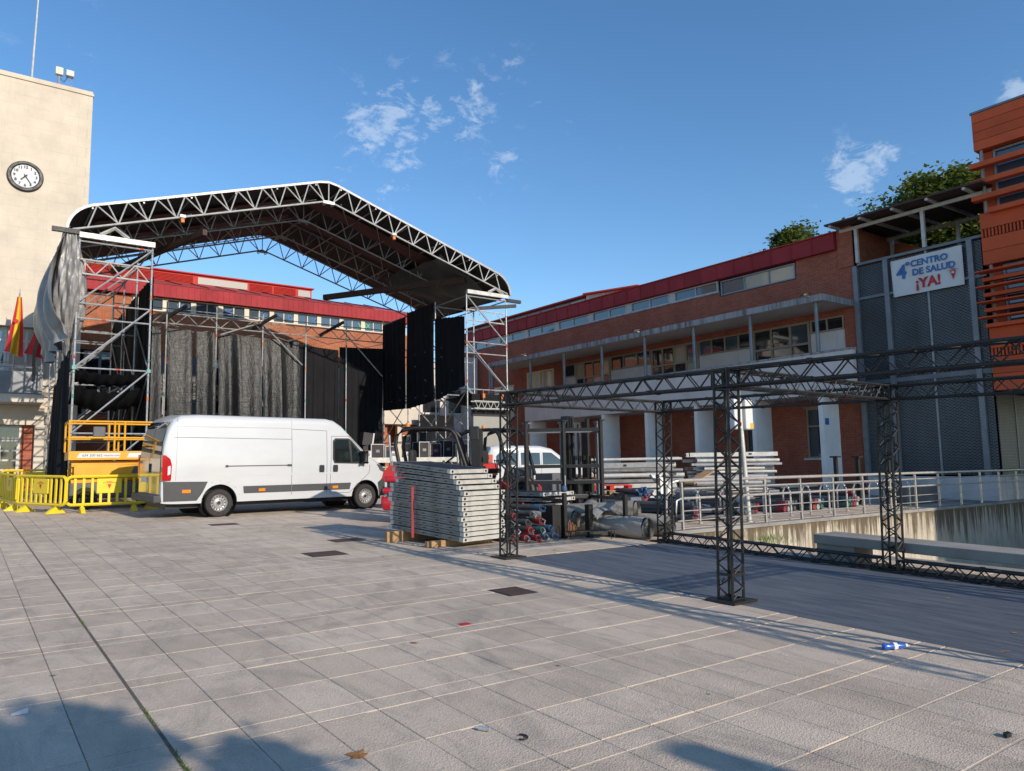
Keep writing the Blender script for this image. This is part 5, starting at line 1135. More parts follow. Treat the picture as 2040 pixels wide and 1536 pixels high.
    for s in (-1, 1): wheel(F, 1.15, s*.52, .335, .24, s, 'tyre_dusty', 'dark_steel', 6); wheel(F, -.18, s*.42, .26, .18, s, 'tyre', 'dark_steel', 6)
    return F
f1 = forklift('red forklift with its rounded counterweight behind the strapped stack')
f1.location = (8.60, 15.70, gz(8.60, 15.70)); f1.rotation_euler = (0, 0, R(-38))
f2 = copy_tree(f1); f2['label'] = 'red forklift facing the black rack, beside the white car'
f2.location = (10.95, 16.3, gz(10.95, 16.3)); f2.rotation_euler = (0, 0, R(-76))

# ================================================================ scissor lift
SL = empty('scissor_lift'); tag(SL, 'yellow scissor lift folded down behind the plastic barriers', 'lift')
MB().cbx(-1.25, 1.25, -.55, .55, .30, .72, .04).build('chassis', 'lift_dark', SL)
for sx in (-.85, .85):
    for s in (-1, 1): wheel(SL, sx, s*.52, .30, .22, s, 'tyre', 'dark_steel', 6)
for k in range(4):                                           # folded scissor arms
    z = .76+.155*k
    for s in (-1, 1): MB().beam((-1.2, s*.36, z), (1.2, s*.36, z+.10), .09, .11).build('scissor_arm', 'lift_yellow', SL); MB().beam((-1.2, s*.25, z+.10), (1.2, s*.25, z), .09, .11).build('scissor_arm', 'lift_yellow', SL)
MB().cbx(-1.15, 1.2, -.57, -.50, .88, 1.22, .01).build('side_plate', 'lift_yellow', SL)
MB().bx(-1.3, 1.3, -.60, .60, 1.36, 1.60).build('platform', 'lift_yellow', SL); MB().bx(-1.24, 1.24, -.54, .54, 1.601, 1.61).build('platform_floor', 'lift_dark', SL)
for s in (-1, 1):
    for z in (1.98, 2.44): MB().tube((-1.3, s*.59, z), (1.3, s*.59, z), .028, 8).build('guard_rail', 'lift_yellow', SL, 40)
    for x in (-1.3, -.18, .08, 1.3): MB().tube((x, s*.59, 1.60), (x, s*.59, 2.44), .028, 8).build('rail_post', 'lift_yellow', SL, 40)
for x in (-1.3, 1.3):
    for z in (1.98, 2.44): MB().tube((x, -.59, z), (x, .59, z), .028, 8).build('guard_rail', 'lift_yellow', SL, 40)
MB().cbx(-.62, -.30, .35, .5, 2.0, 2.35, .03).build('control_box', 'lift_dark', SL)
MB().prism([(0, 0), (1.05, 0), (1.09, .13), (.06, .13)], (-1.10, -.606, 1.42), (1, 0, 0), (0, 0, 1), (0, 1, 0), .004).build('decal', 'white_print', SL); MB().prism([(0, 0), (1.05, 0), (1.09, .13), (.06, .13)], (.15, -.606, 1.42), (1, 0, 0), (0, 0, 1), (0, 1, 0), .004).build('decal', 'white_print', SL)
text('634 200 662', .10, 'black_print', SL, (-.72, -.609, 1.485), (1, 0, 0), (0, 0, 1), .001); text('maxcon.com', .08, 'black_print', SL, (-.24, -.609, 1.485), (1, 0, 0), (0, 0, 1), .001); text('maxcon', .13, 'black_print', SL, (.75, -.609, 1.485), (1, 0, 0), (0, 0, 1), .001)
MB().prism([(0, 0), (.85, 0), (.92, .19), (.08, .19)], (.28, -.577, .97), (1, 0, 0), (0, 0, 1), (0, 1, 0), .004).build('decal', 'lift_dark', SL); text('maxcon', .17, 'white_print', SL, (.78, -.580, 1.06), (1, 0, 0), (0, 0, 1), .001, .003)
SL.location = (3.72, 24.55, gz(3.72, 24.55)); SL.rotation_euler = (0, 0, R(-1))

# ================================================================ yellow plastic barriers
def barrier():
    B = empty('plastic_barrier'); L, H = 1.0, .95; w = .028
    def fr(pts, r): return MB().path(pts, r, 6)
    rr = .14; arc = lambda cx, cz, a0: [(cx+rr*math.cos(R(a0+18*k)), 0, cz+rr*math.sin(R(a0+18*k))) for k in range(6)]
    pts = arc(L-rr, H-rr, 0)+arc(-L+rr, H-rr, 90)+arc(-L+rr, .22+rr, 180)+arc(L-rr, .22+rr, 270); pts.append(pts[0])
    fr(pts, .042).build('frame', 'yellow_plastic', B, 50)
    for k in range(9):
        x = -.8+.2*k
        MB().bx(x-.030, x+.030, -.018, .018, .26, .50 if abs(x) < .25 else H-.05).build('bar', 'yellow_plastic', B)
    MB().cbx(-.30, .30, -.022, .022, .50, .89, .012).build('sign_plate', 'yellow_plastic', B)
    for s in (-1, 1):
        pl = MB().prism([(-.055, -.016), (.055, -.016), (.10, -.20), (-.10, -.20)], (0, s*.0231, .80), (1, 0, 0), (0, 0, 1), (0, s, 0), .001)
        MB().prism([(-.05, 0), (.05, 0), (0, -.13)], (0, s*.0235, .74), (1, 0, 0), (0, 0, 1), (0, s, 0), .002).build('crest', 'red_print', B)
        MB().prism([(-.16, 0), (.16, 0), (.16, .012), (-.16, .012)], (0, s*.0235, .765), (1, 0, 0), (0, 0, 1), (0, s, 0), .002).build('crest_bar', 'red_print', B); MB().prism([(-.07, 0), (.07, 0), (.07, .018), (-.07, .018)], (0, s*.0235, .79), (1, 0, 0), (0, 0, 1), (0, s, 0), .002).build('crest_word', 'red_print', B)
        x = s*.62
        MB().bx(x-.03, x+.03, -.02, .02, .06, .22).build('foot_post', 'yellow_plastic', B); MB().prism([(-.26, 0), (.26, 0), (.24, .025), (.05, .15), (-.05, .15), (-.24, .025)], (x-.05, 0, 0), (0, 1, 0), (0, 0, 1), (1, 0, 0), .10).build('foot', 'yellow_plastic', B)
    return B
bar0 = barrier(); first = True
def place_barrier(p, q, label):
    global first
    b = bar0 if first else copy_tree(bar0); first = False
    mx, my = (p[0]+q[0])/2, (p[1]+q[1])/2; b.location = (mx, my, gz(mx, my)); b.rotation_euler = (0, -math.atan(.02544*math.sin(math.atan2(q[1]-p[1], q[0]-p[0]))), math.atan2(q[1]-p[1], q[0]-p[0])); tag(b, label, 'barrier', 'yellow plastic barriers')
place_barrier((2.28, 22.7), (4.25, 22.75), 'yellow plastic barrier standing square in front of the scissor lift')
place_barrier((1.30, 24.3), (2.22, 22.62), 'yellow plastic barrier angled at the corner left of the scissor lift')
place_barrier((1.02, 26.2), (1.30, 24.4), 'yellow plastic barrier second from the corner in the row by the door')
place_barrier((.98, 28.3), (1.03, 26.35), 'yellow plastic barrier third from the corner in the row by the door')
place_barrier((1.05, 30.4), (1.0, 28.45), 'yellow plastic barrier farthest back in the row by the door'); place_barrier((1.15, 31.0), (3.1, 30.6), 'yellow plastic barrier closing the gap at the foot of the black drape')
place_barrier((4.35, 22.75), (4.75, 24.6), 'yellow plastic barrier tucked behind the rear of the white van')
place_barrier((12.85, 25.55), (14.7, 25.6), 'yellow plastic barrier below the deck between the van and the forklift'); place_barrier((14.9, 25.6), (16.8, 25.5), 'yellow plastic barrier below the deck seen through the forklift cage'); place_barrier((16.95, 25.3), (18.8, 25.1), 'yellow plastic barrier below the grey screen')
# ================================================================ black box truss frame and vinyl mat
tag(zplane(MB().add([(6.74, .8, .003), (10.3, .8, .003), (10.3, 9.32, .003), (6.86, 9.30, .003), (6.74, .8, -.011), (10.3, .8, -.011), (10.3, 9.32, -.011), (6.86, 9.30, -.011)], [(0, 1, 2, 3), (0, 4, 5, 1), (1, 5, 6, 2), (2, 6, 7, 3), (3, 7, 4, 0)])).build('vinyl_mat', 'vinyl_mat'), 'large dark blue-grey vinyl mat laid under the truss frame', 'mat')
TX, TY = (6.88, 10.40), (1.2, 5.36, 9.50); TH = 2.56; TWD = .22
TF = empty('truss_frame', (8.6, 5.4, gz(8.6, 5.4))); tag(TF, 'black box truss frame standing round the vinyl mat', 'truss')
def box_truss(name, p, q, w, pitch, up=(0, 0, 1), cr=.0165, br=.0085, m='black_steel'):
    p, q = Vector(p), Vector(q); d = (q-p).normalized(); up = Vector(up); a = d.cross(up).normalized()*(w/2-cr); b = a.cross(d).normalized()*(w/2-cr); L = (q-p).length
    e = empty(name, p); e.parent = TF; e.matrix_parent_inverse = base_matrix(TF).inverted()
    cs = [a+b, -a+b, -a-b, a-b]; ch = MB()
    for c in cs: ch.tube(p+c, q+c, cr, 7)
    n = max(1, round(L/1.0))
    for k in range(1, n):
        for c in cs: ch.tube(p+c+d*(L*k/n-.03), p+c+d*(L*k/n+.03), cr*1.5, 7)
    ch.build('chords', m, e, 40)
    n = max(2, round(L/pitch)); wb = MB()
    for i in range(4):
        c0, c1 = cs[i], cs[(i+1) % 4]
        for k in range(n):
            s0, s1 = p+d*(L*k/n), p+d*(L*(k+.5)/n); s2 = p+d*(L*(k+1)/n)
            if i % 2: wb.tube(s0+c0, s1+c1, br, 5, cap=False); wb.tube(s1+c1, s2+c0, br, 5, cap=False)
            else: wb.tube(s0+c1, s1+c0, br, 5, cap=False); wb.tube(s1+c0, s2+c1, br, 5, cap=False)
        for s in (0.01, L-.01): wb.tube(p+d*s+c0, p+d*s+c1, br*1.3, 5)
    wb.build('lacing', m, e); return e
for x in TX:
    for y in TY:
        z0 = gz(x, y); lean = -.025*(TH)                     # the towers stand square to the sloping ground
        box_truss('truss_tower', (x, y, z0+.03), (x, y+lean, z0+TH-TWD-.01), TWD, .25, (0, 1, 0))
        MB().bx(x-.20, x+.20, y-.20, y+.20, z0+.006, z0+.028).build('base_plate', 'black_steel', TF)
        yl = y+lean; zc = z0+TH; c = MB(); h = TWD/2-.0165
        for sx in (-h, h):
            for sy in (-h, h): c.tube((x+sx, yl+sy, zc-TWD), (x+sx, yl+sy, zc), .018, 7)
            for zz in (zc-TWD+.017, zc-.017): c.tube((x+sx, yl-h, zz), (x+sx, yl+h, zz), .018, 7).tube((x-h, yl+sx, zz), (x+h, yl+sx, zz), .018, 7)
            c.tube((x+sx, yl-h, zc-TWD), (x+sx, yl+h, zc), .009, 5).tube((x+sx, yl+h, zc-TWD), (x+sx, yl-h, zc), .009, 5)
        c.build('corner_block', 'black_steel', TF, 40)
        m2 = MB()
        for zz in (z0+.30,): m2.bx(x-h-.02, x+h+.02, y-h-.02, y-h+.0, zz-.015, zz+.015).bx(x-h-.02, x-h, y-h, y+h, zz-.015, zz+.015).bx(x+h, x+h+.02, y-h, y+h, zz-.015, zz+.015)
        m2.build('collar', 'black_steel', TF)
lz = lambda x, y: gz(x, y)+TH-TWD/2
for x in TX:
    for y0, y1 in zip(TY, TY[1:]): box_truss('truss_beam', (x, y0-.064+.11, lz(x, y0)), (x, y1-.064-.11, lz(x, y1)), TWD, .36)
    box_truss('truss_beam', (x, -2.6, lz(x, -2.6)), (x, TY[0]-.064-.11, lz(x, TY[0])), TWD, .36)
for y in TY: box_truss('truss_beam', (TX[0]+.11, y-.064, lz(TX[0], y)), (TX[1]-.11, y-.064, lz(TX[1], y)), TWD, .36, m='black_steel' if y < 9 else 'dark_steel')
box_truss('ground_beam', (10.33, 9.42, gz(10.3, 9.4)+.10), (10.33, 5.5, gz(10.3, 5.5)+.10), .18, .30); box_truss('ground_beam', (10.33, 5.22, gz(10.3, 5.2)+.10), (10.33, 1.3, gz(10.3, 1.3)+.10), .18, .30)
MB().bx(6.975, 6.985, 5.19, 5.215, 2.02, 2.06).build('truss_mark', 'red_print', TF); MB().bx(10.50, 10.515, 8.3, 8.33, 2.6, 2.66).build('truss_mark', 'white_print', TF)  # red mark is plain colour standing in for a small red light

# ================================================================ stacks of aluminium stage risers
def deck_panel(group):
    D = empty('stage_riser'); L, W, T = 2.0, 1.0, .074         # long side along y
    MB().bx(-W/2+.03, W/2-.03, -L/2+.03, L/2-.03, T-.03, T-.004).build('panel_board', 'dark_steel', D)
    for s in (-1, 1):
        r = MB().bx(s*W/2, s*(W/2-.04), -L/2, L/2, 0, T*.36).bx(s*(W/2-.008), s*(W/2-.04), -L/2, L/2, T*.36+.001, T*.64).bx(s*W/2, s*(W/2-.035), -L/2, L/2, T*.64+.001, T); r.build('side_rail', 'alu_side', D)
        e = MB().bx(-W/2+.125, W/2-.125, s*L/2, s*(L/2-.04), 0.002, T-.004); e.build('end_rail', 'alu_white', D)
        for q in (-1, 1):
            MB().bx(q*(W/2+.005), q*(W/2-.12), s*(L/2+.006), s*(L/2-.09), .001, T-.002).build('corner_casting', 'alu_white', D)
            MB().lathe([(0, .004), (.024, .004), (.024, 0)], (q*(W/2-.055), s*(L/2+.006), T/2), (0, s, 0), 8).build('corner_socket', 'van_black', D)
    for k in range(5): MB().bx(-W/2-.004, -W/2, -.7+.35*k, -.64+.35*k, T*.36, T*.62).build('rail_slot', 'van_black', D)
    return D
dk0 = deck_panel('x'); used = [False]
def place_deck(x, y, z, a, label, group, pitch=0.0, roll=0.0, sy=1.0):
    d = copy_tree(dk0) if used[0] else dk0; used[0] = True
    d.location = (x, y, z); d.rotation_euler = (pitch, roll, a); d.scale = (1, sy, 1); tag(d, label, 'stage riser', group)
A1 = R(10); zz = gz(7.2, 11.8)+.155
SC_ = (7.20, 11.88)
for k in range(10):
    jx, jy = rng.uniform(-.035, .035), rng.uniform(-.02, .02)
    place_deck(SC_[0]+jx, SC_[1]+jy, zz+.0855*k, A1+R(rng.uniform(-1.2, 1.2)), ORD[k]+' aluminium stage riser from the ground in the red-strapped stack', 'aluminium stage risers in the strapped stack', R(4.3))
zz += .0855*10
for k, (dx, dy, da, pt) in enumerate(((.03, .0, 1, 4.4), (.02, .06, 2, 4.8), (.0, .13, 3, 5.6), (-.04, .18, 5, 6.2))):
    place_deck(SC_[0]+dx, SC_[1]+dy, zz+.10*k, A1+R(da), ['loose stage riser just above the red strap', 'second loose stage riser above the red strap', 'skewed stage riser second from the top of the strapped stack', 'topmost skewed stage riser on the strapped stack'][k], 'loose stage risers on top of the strapped stack', R(pt), 0, .86-.03*k)
for i, (y, lab) in enumerate(((12.35, 'timber block under the far end of the strapped stack'), (11.28, 'timber block under the near end of the strapped stack'))):
    b = MB().cbx(6.42, 7.75, y-.05, y+.05, .003, (.19, .105)[i], .006)
    for v in b.v: v.z += gz(v.x, v.y); v.x += (y-11.9)*-.2-.10
    tag(b.build('timber_block', 'wood'), lab, 'timber', 'timber blocks under the strapped stack')
cs_, sn_ = math.cos(A1), math.sin(A1); loc = lambda u, v, z: (SC_[0]+u*cs_-v*sn_, SC_[1]+u*sn_+v*cs_, z)
st = MB(); v0 = .28
st.beam(loc(-.545, v0, gz(7, 12)+.09), loc(-.545, v0, gz(7, 12)+1.0), .05, .008, (0, 1, 0)).beam(loc(-.545, v0, gz(7, 12)+1.0), loc(.545, v0, gz(7, 12)+1.0), .05, .008)
tag(st.build('ratchet_strap', 'tube_red'), 'red ratchet strap round the stack of stage risers', 'strap')
for k in range(6):
    place_deck(9.85+rng.uniform(-.08, .08), 13.1+rng.uniform(-.15, .15), gz(9.9, 13.1)+.12+.115*k, R(12+rng.uniform(-3, 3)), ORD[k]+' aluminium stage riser from the ground in the stack behind the black truss tower', 'aluminium stage risers in the second stack')
tag(MB().bx(9.25, 10.4, 12.6, 12.72, gz(9.8, 12.6), gz(9.8, 12.6)+.11).build('timber_block', 'wood'), 'timber block under the stack behind the truss tower', 'timber')
# bundle of scaffold tubes with painted ends
n = 0
TB = 'scaffold tubes with coloured ends in the pile'
TUB = [(8.02, 10.88, .07, 3, 'tube_red'), (8.22, 10.80, .07, -4, 'tube_red'), (8.42, 10.72, .07, 6, 'tube_red'), (8.63, 10.76, .07, 10, 'tube_blue'), (8.86, 10.80, .07, 14, 'tube_blue'), (8.12, 10.95, .19, -5, 'tube_dark'), (8.36, 10.86, .20, 5, 'tube_red'), (8.62, 10.84, .19, 12, 'tube_green'), (8.90, 10.95, .20, 16, 'tube_blue'),
       (8.10, 11.10, .32, 2, 'tube_dark'), (8.40, 11.00, .33, 12, 'tube_dark'), (8.75, 11.05, .34, 15, 'tube_red'), (8.25, 11.2, .44, 6, 'tube_red'), (8.62, 11.15, .46, 14, 'tube_dark'), (8.88, 11.2, .56, 20, 'tube_blue')]
for k, (x, y0, h, a, c) in enumerate(TUB):
    z = gz(8.5, 11.5)+h; a = R(a+rng.uniform(-2, 2)); L = 2.2
    p = Vector((x, y0, z)); q = p+Vector((-math.sin(a)*L, math.cos(a)*L, rng.uniform(-.02, .06))); d = (q-p).normalized()
    t = empty('scaffold_tube', p); row = 0 if k < 5 else 1 if k < 9 else 2 if k < 12 else 3; kk = k-(0, 5, 9, 12)[row]
    tag(t, '%s tube from the left in the %s row of the coloured tube pile' % (NTH[kk], ['bottom', 'second', 'third', 'top'][row]), 'tube', TB); n += 1
    MB().tube(p+d*.06, q, .055, 10).build('tube_body', 'tube_dark', t, 40); MB().tube(p, p+d*rng.uniform(.07, .16), .059, 10).build('painted_end', c, t, 40); MB().beam(p+d*rng.uniform(.3, .9)+Vector((0, 0, .06)), p+d*rng.uniform(.25, .85)+Vector((.06, 0, .03)), .05, .05).build('tube_clamp', 'galv_dull' if k % 2 else 'tube_red', t)
    MB().lathe([(0, .002), (.040, .002)], p-d*.001, -d, 10).build('tube_mouth', 'van_black', t)
    up = Vector((rng.uniform(-.06, .06), -.05, rng.uniform(-.07, -.02))); MB().path([p+Vector((.03, 0, .03)), p+up*.6+Vector((.04, -.03, .02)), p+up, p+up+Vector((.03, .02, -.04))], .012, 5).build('end_clip', 'galv_dull' if k % 2 else c, t); MB().beam(p+d*.02+Vector((0, 0, -.055)), p-d*.05+Vector((.03, 0, -.06)), .02, .04).build('end_clip', c if k % 3 else 'galv_dull', t)
wr = MB()
for k in range(3):
    x = 9.12+.11*k; z_ = gz(x, 10.7); wr.path([(x, 10.70+.05*k, z_+.02), (x+.01, 10.70+.05*k, z_+.30-.05*k), (x+.05, 10.72+.05*k, z_+.36-.05*k), (x+.09, 10.74+.05*k, z_+.30-.05*k), (x+.08, 10.75+.05*k, z_+.10)], .009, 5)
tag(wr.build('wire_hooks', 'rope_orange'), 'rusty bent wire hooks beside the coloured tube pile', 'hooks')
# black steel racks
RK = empty('tall_steel_rack', (11.0, 13.0, gz(11, 13))); tag(RK, 'tall black steel rack frame standing in front of the right forklift', 'rack')
pA, pB = Vector((10.05, 13.15, 0)), Vector((11.35, 12.15, 0)); dx_ = (pB-pA).normalized(); bk = Vector((dx_.y, -dx_.x, 0))*-.75
zg = gz(11, 13)
for o in (Vector((0, 0, 0)), bk):
    m = 'black_steel' if o.length == 0 else 'steel_grey'
    for t in (0, .5, 1):
        p = pA+(pB-pA)*t+o; MB().beam((p.x, p.y, zg), (p.x, p.y, zg+2.28), .075, .075).build('rack_post', m, RK)
        MB().bx(p.x-.07, p.x+.07, p.y-.07, p.y+.07, zg+2.28, zg+2.31).build('post_cap', m, RK)
    for z in (.62, .95, 1.3, 2.1): MB().beam(pA+o+Vector((0, 0, zg+z)), pB+o+Vector((0, 0, zg+z)), .06, .075).build('rack_rail', m, RK)
for p in (pA, pB):
    for z in (.62, 2.1): MB().beam(p+Vector((0, 0, zg+z)), p+bk+Vector((0, 0, zg+z)), .06, .075).build('rack_rail', 'steel_grey', RK)
MB().beam(pA+(pB-pA)*.5+Vector((-.03, -.045, zg+.05)), pA+(pB-pA)*.5+Vector((-.03, -.045, zg+1.1)), .05, .012).build('paint_run', 'frame_white', RK)
LR = empty('low_steel_rack', (9.9, 11, gz(9.9, 11))); tag(LR, 'low black steel rack on the ground holding rolled tarpaulins', 'rack')
lp = [Vector((9.25, 10.95, 0)), Vector((10.45, 10.55, 0)), Vector((10.95, 12.1, 0)), Vector((9.75, 12.5, 0))]; zl = gz(9.9, 11)
for i, p in enumerate(lp):
    MB().beam((p.x, p.y, zl), (p.x, p.y, zl+(.78 if i != 0 else .85)), .07, .07).build('rack_post', 'black_steel', LR)
    q = lp[(i+1) % 4]; MB().beam((p.x, p.y, zl+.07), (q.x, q.y, zl+.07), .06, .09).build('rack_rail', 'black_steel', LR)
    if i != 0: MB().beam((p.x, p.y, zl+.70), (q.x, q.y, zl+.70), .05, .06).build('rack_rail', 'black_steel', LR)
MB().beam((9.72, 10.79, zl), (9.72, 10.79, zl+.62), .11, .11).build('rack_post', 'black_steel', LR); MB().cbx(9.0, 9.35, 11.0, 11.35, zl, zl+.62, .01).build('rack_box', 'black_steel', LR); MB().lathe([(0, .09), (.05, .06), (.065, 0), (.05, -.04), (0, -.05)], (9.25, 10.95, zl+.91), (0, 0, 1), 12).build('blue_cap', 'tube_blue', LR, 40)
MB().beam((9.05, 10.62, zl+.16), (9.95, 10.32, zl+.16), .22, .02).build('step_tread', 'black_steel', LR); MB().path([(9.80, 10.28, zl), (9.80, 10.28, zl+.15), (10.0, 10.40, zl+.15), (10.0, 10.40, zl)], .01, 4).build('step_leg', 'black_steel', LR)
# rolled tarpaulins
def roll(label, p, q, r, seed):
    p, q = Vector(p), Vector(q); d = (q-p).normalized(); L = (q-p).length; a = d.cross(Vector((0, 0, 1))).normalized(); b = a.cross(d); rr = random.Random(seed); ph = rr.uniform(0, 6)
    e = empty('tarpaulin_roll', p); tag(e, label, 'tarp roll', 'rolled tarpaulins by the low rack')
    def fn(u, v):
        t = 2*math.pi*u; k = r*(1+.05*math.sin(v*9+ph)+.07*math.sin(t*3+v*5+ph)+.035*math.sin(t*7+v*21))*(1-.12*v)
        if b.z*math.sin(t) < -.6: k *= .93
        return p+d*(L*v)+a*math.cos(t)*k+b*math.sin(t)*k
    MB().grid(fn, 40, 30).build('roll_body', 'roll_tarp', e, 70)
    s = MB(); turns = 5; N = 150                             # the wound layers at the open end
    for i in range(N):
        t0, t1 = i/N, (i+1)/N; f_ = lambda t, o: p-d*o+(a*math.cos(turns*6.283*t)+b*math.sin(turns*6.283*t))*(r*.34+r*.66*t)
        s.add([f_(t0, 0), f_(t1, 0), f_(t1, .04), f_(t0, .04)], [(0, 1, 2, 3)])
    s.build('roll_edge', 'roll_tarp', e, 80); MB().lathe([(0, .03), (r*.97, .03)], p+d*.02, -d, 20).build('roll_core', 'dark_steel', e)
zr = gz(10.8, 10.2)
roll('grey tarpaulin roll with its open end nearest the camera', (10.38, 9.92, zr+.20), (10.05, 11.75, zr+.24), .20, 1); roll('tarpaulin roll ending behind the far truss tower', (11.05, 9.98, zr+.20), (10.55, 12.0, zr+.30), .21, 2)
roll('tarpaulin roll lying on top of the other two', (10.75, 10.55, zr+.50), (10.0, 12.3, zr+.42), .17, 3); roll('short dark tarpaulin roll at the back of the low rack', (9.75, 11.2, zr+.35), (9.5, 12.3, zr+.35), .16, 4)
tag(MB().grid(lambda u, v: (9.9+1.2*u, 10.75+1.2*v, zr+.52+.10*math.sin(u*9+v*4)+.08*math.sin(v*11)-.35*abs(u-.5)), 26, 20).build('loose_tarpaulin', 'grey_tarp', None, 70), 'crumpled grey tarpaulin spread over the rolls', 'tarp')

# ================================================================ piles near the pillars
def pile(name, where, x, y, a, n, L, seed, group):
    z = gz(x, y)+.10; rr = random.Random(seed); ex = Vector((math.cos(R(a)), math.sin(R(a)), 0)); ey = Vector((-ex.y, ex.x, 0)); cnt = 0
    for k in range(n):
        h = rr.choice([.10, .13, .16, .19]); rows = rr.randint(3, 4)
        e = empty(name, (x, y, z)); tag(e, (ORD[k] if k < n-1 else 'topmost')+' layer of '+where, 'beams', group)
        for i in range(rows):
            w = rr.uniform(.14, .26); o = Vector((x, y, z))+ey*(-.55+.34*i+rr.uniform(-.05, .05)); l0, l1 = -L/2+rr.uniform(-.30, .30), L/2+rr.uniform(-.35, .35); m = rr.choice(['alu_white', 'alu_white', 'alu_white', 'galv_dull', 'alu_side'])
            p, q = o+ex*l0+Vector((0, 0, h/2)), o+ex*l1+Vector((0, 0, h/2+rr.uniform(-.015, .015)))
            if rr.random() < .35: MB().tube(p, q, h*.46, 10).build('beam', m, e, 40); MB().lathe([(h*.2, .004), (h*.40, .004), (h*.40, 0)], q, ex, 10).build('end_socket', 'van_black', e); MB().lathe([(0, .004), (h*.38, .004)], p, -ex, 10).build('end_socket', 'van_black', e)
            else:
                MB().beam(p, q, w, h-.03).build('beam', m, e); MB().beam(p-ex*.004, p+ex*.002, w*.7, h*.5).build('end_socket', 'van_black', e)
                if rr.random() < .6: c = o+ex*rr.uniform(-.9, .9)-ey*(w/2+.003)+Vector((0, 0, h/2)); MB().beam(c-ex*.05, c+ex*.05, .008, h*.35).build('beam_slot', 'van_black', e)
        z += h+rr.choice([.004, .02, .05])
pile('beam_layer', 'silver beams in the pile behind the red pallet', 17.9, 17.6, -37, 8, 2.5, 3, 'layers of silver beams behind the red pallet')
pile('beam_layer', 'silver beams in the pile beside the white signpost', 20.6, 15.9, -37, 10, 2.4, 4, 'layers of silver beams beside the signpost')
def pallet(x, y, z, a, m, label):
    e = empty('pallet', (x, y, z), R(a)); tag(e, label, 'pallet', 'pallets near the pillars')
    def add(mb, nm):
        o = bpy.data.objects.new(nm, mb.mesh(nm)); COL.objects.link(o); o.data.materials.append(M[m]); o.parent = e
    for k in range(5): add(MB().bx(-.6, .6, -.40+.17*k, -.27+.17*k, .122, .144), 'board')
    for s in (-.53, 0, .53):
        add(MB().bx(s-.06, s+.06, -.4, .4, .10, .121), 'bearer')
        for t in (-.34, 0, .34): add(MB().bx(s-.06, s+.06, t-.05, t+.05, .022, .099), 'block')
        add(MB().bx(s-.05, s+.05, -.4, .4, 0, .021), 'skid')
pallet(15.55, 16.3, gz(15.5, 16.3)+.36, -37, 'wood', 'plain wooden pallet under the red pallet'); pallet(15.55, 16.3, gz(15.5, 16.3)+.505, -35, 'pallet_red', 'bright red pallet on the pile by the pillars'); pallet(15.55, 16.3, gz(15.5, 16.3)+.215, -37, 'wood', 'wooden pallet second from the ground below the red pallet'); pallet(15.55, 16.3, gz(15.5, 16.3)+.07, -37, 'wood', 'lowest wooden pallet below the red pallet')
tag(MB().cbx(13.6, 14.3, 16.6, 17.4, gz(14, 17), gz(14, 17)+1.0, .03).build('black_crate', 'lift_dark'), 'dark mesh crate between the forklift and the red pallet', 'crate')
tag(MB().cbx(14.75, 15.35, 16.7, 17.1, gz(15, 17)+.0, gz(15, 17)+.80, .01).cbx(14.7, 15.4, 16.65, 17.1, gz(15, 17)+.81, gz(15, 17)+.92, .01).build('timber_stack', 'wood'), 'small stack of timber boards left of the silver beams', 'timber')
PR = 'dark tubes piled behind the railing'
k = 0
for (x, y, a, n, L) in ((13.6, 12.9, 20, 9, 2.2), (14.8, 13.3, -10, 9, 2.0), (16.4, 13.2, 8, 9, 2.0), (18.0, 13.0, 4, 8, 1.8), (19.4, 13.0, -4, 9, 1.8), (21.0, 12.9, 3, 8, 1.8), (13.4, 14.6, 35, 12, 2.2), (15.3, 14.9, -25, 14, 2.4), (17.2, 14.8, 15, 12, 2.0), (14.2, 12.1, 60, 7, 1.6), (12.9, 13.6, -40, 10, 1.8), (22.3, 13.6, 10, 10, 1.8)):
    e = empty('tube_bundle', (x, y, gz(x, y)), R(a)); k += 1
    tag(e, (NTH[k-1]+' bundle of dark scaffold tubes from the left behind the railing') if k < 7 else ['dark tube bundle lying askew behind the rolled tarpaulins', 'tube bundle lying crosswise in front of the silver beams', 'tube bundle at the foot of the signpost pile', 'small tube bundle next to the end of the railing', 'tube bundle lying behind the low black rack', 'tube bundle nearest the black posts'][k-7], 'tubes', PR)
    for i in range(n):
        r_, c_ = divmod(i, 4); q = bpy.data.objects.new('tube', MB().tube((-.3+.17*c_+.08*(r_ % 2), -L/2+rng.uniform(-.1, .1), .08+.15*r_), (-.3+.17*c_+.08*(r_ % 2), L/2, .08+.15*r_), .068, 8).mesh('tube', 40)); COL.objects.link(q); q.data.materials.append(M['tube_dark']); q.parent = e
        q = bpy.data.objects.new('painted_end', MB().tube((-.3+.17*c_+.08*(r_ % 2), -L/2-.12, .08+.15*r_), (-.3+.17*c_+.08*(r_ % 2), -L/2+.12, .08+.15*r_), .074, 8).mesh('painted_end', 40)); COL.objects.link(q); q.data.materials.append(M[('tube_red', 'tube_dark', 'tube_green', 'galv')[(i*3+k) % 4]]); q.parent = e
JP = [(13.0, 12.0, .9, .2), (12.4, 12.2, .55, 1.1)]
pz_ = gz(15.3, 14.3)
tag(MB().grid(lambda u, v: (15.0+.55*u, 13.8+.4*v, pz_+.95-.5*u*u+.07*math.sin(v*9+u*5)), 12, 10).grid(lambda u, v: (15.0+.55*u, 13.8, pz_+.5+(.45-.5*u*u)*v), 12, 4).build('plastic_sack', 'paper_white', None, 60), 'white plastic sack on the tube piles behind the railing', 'sack')
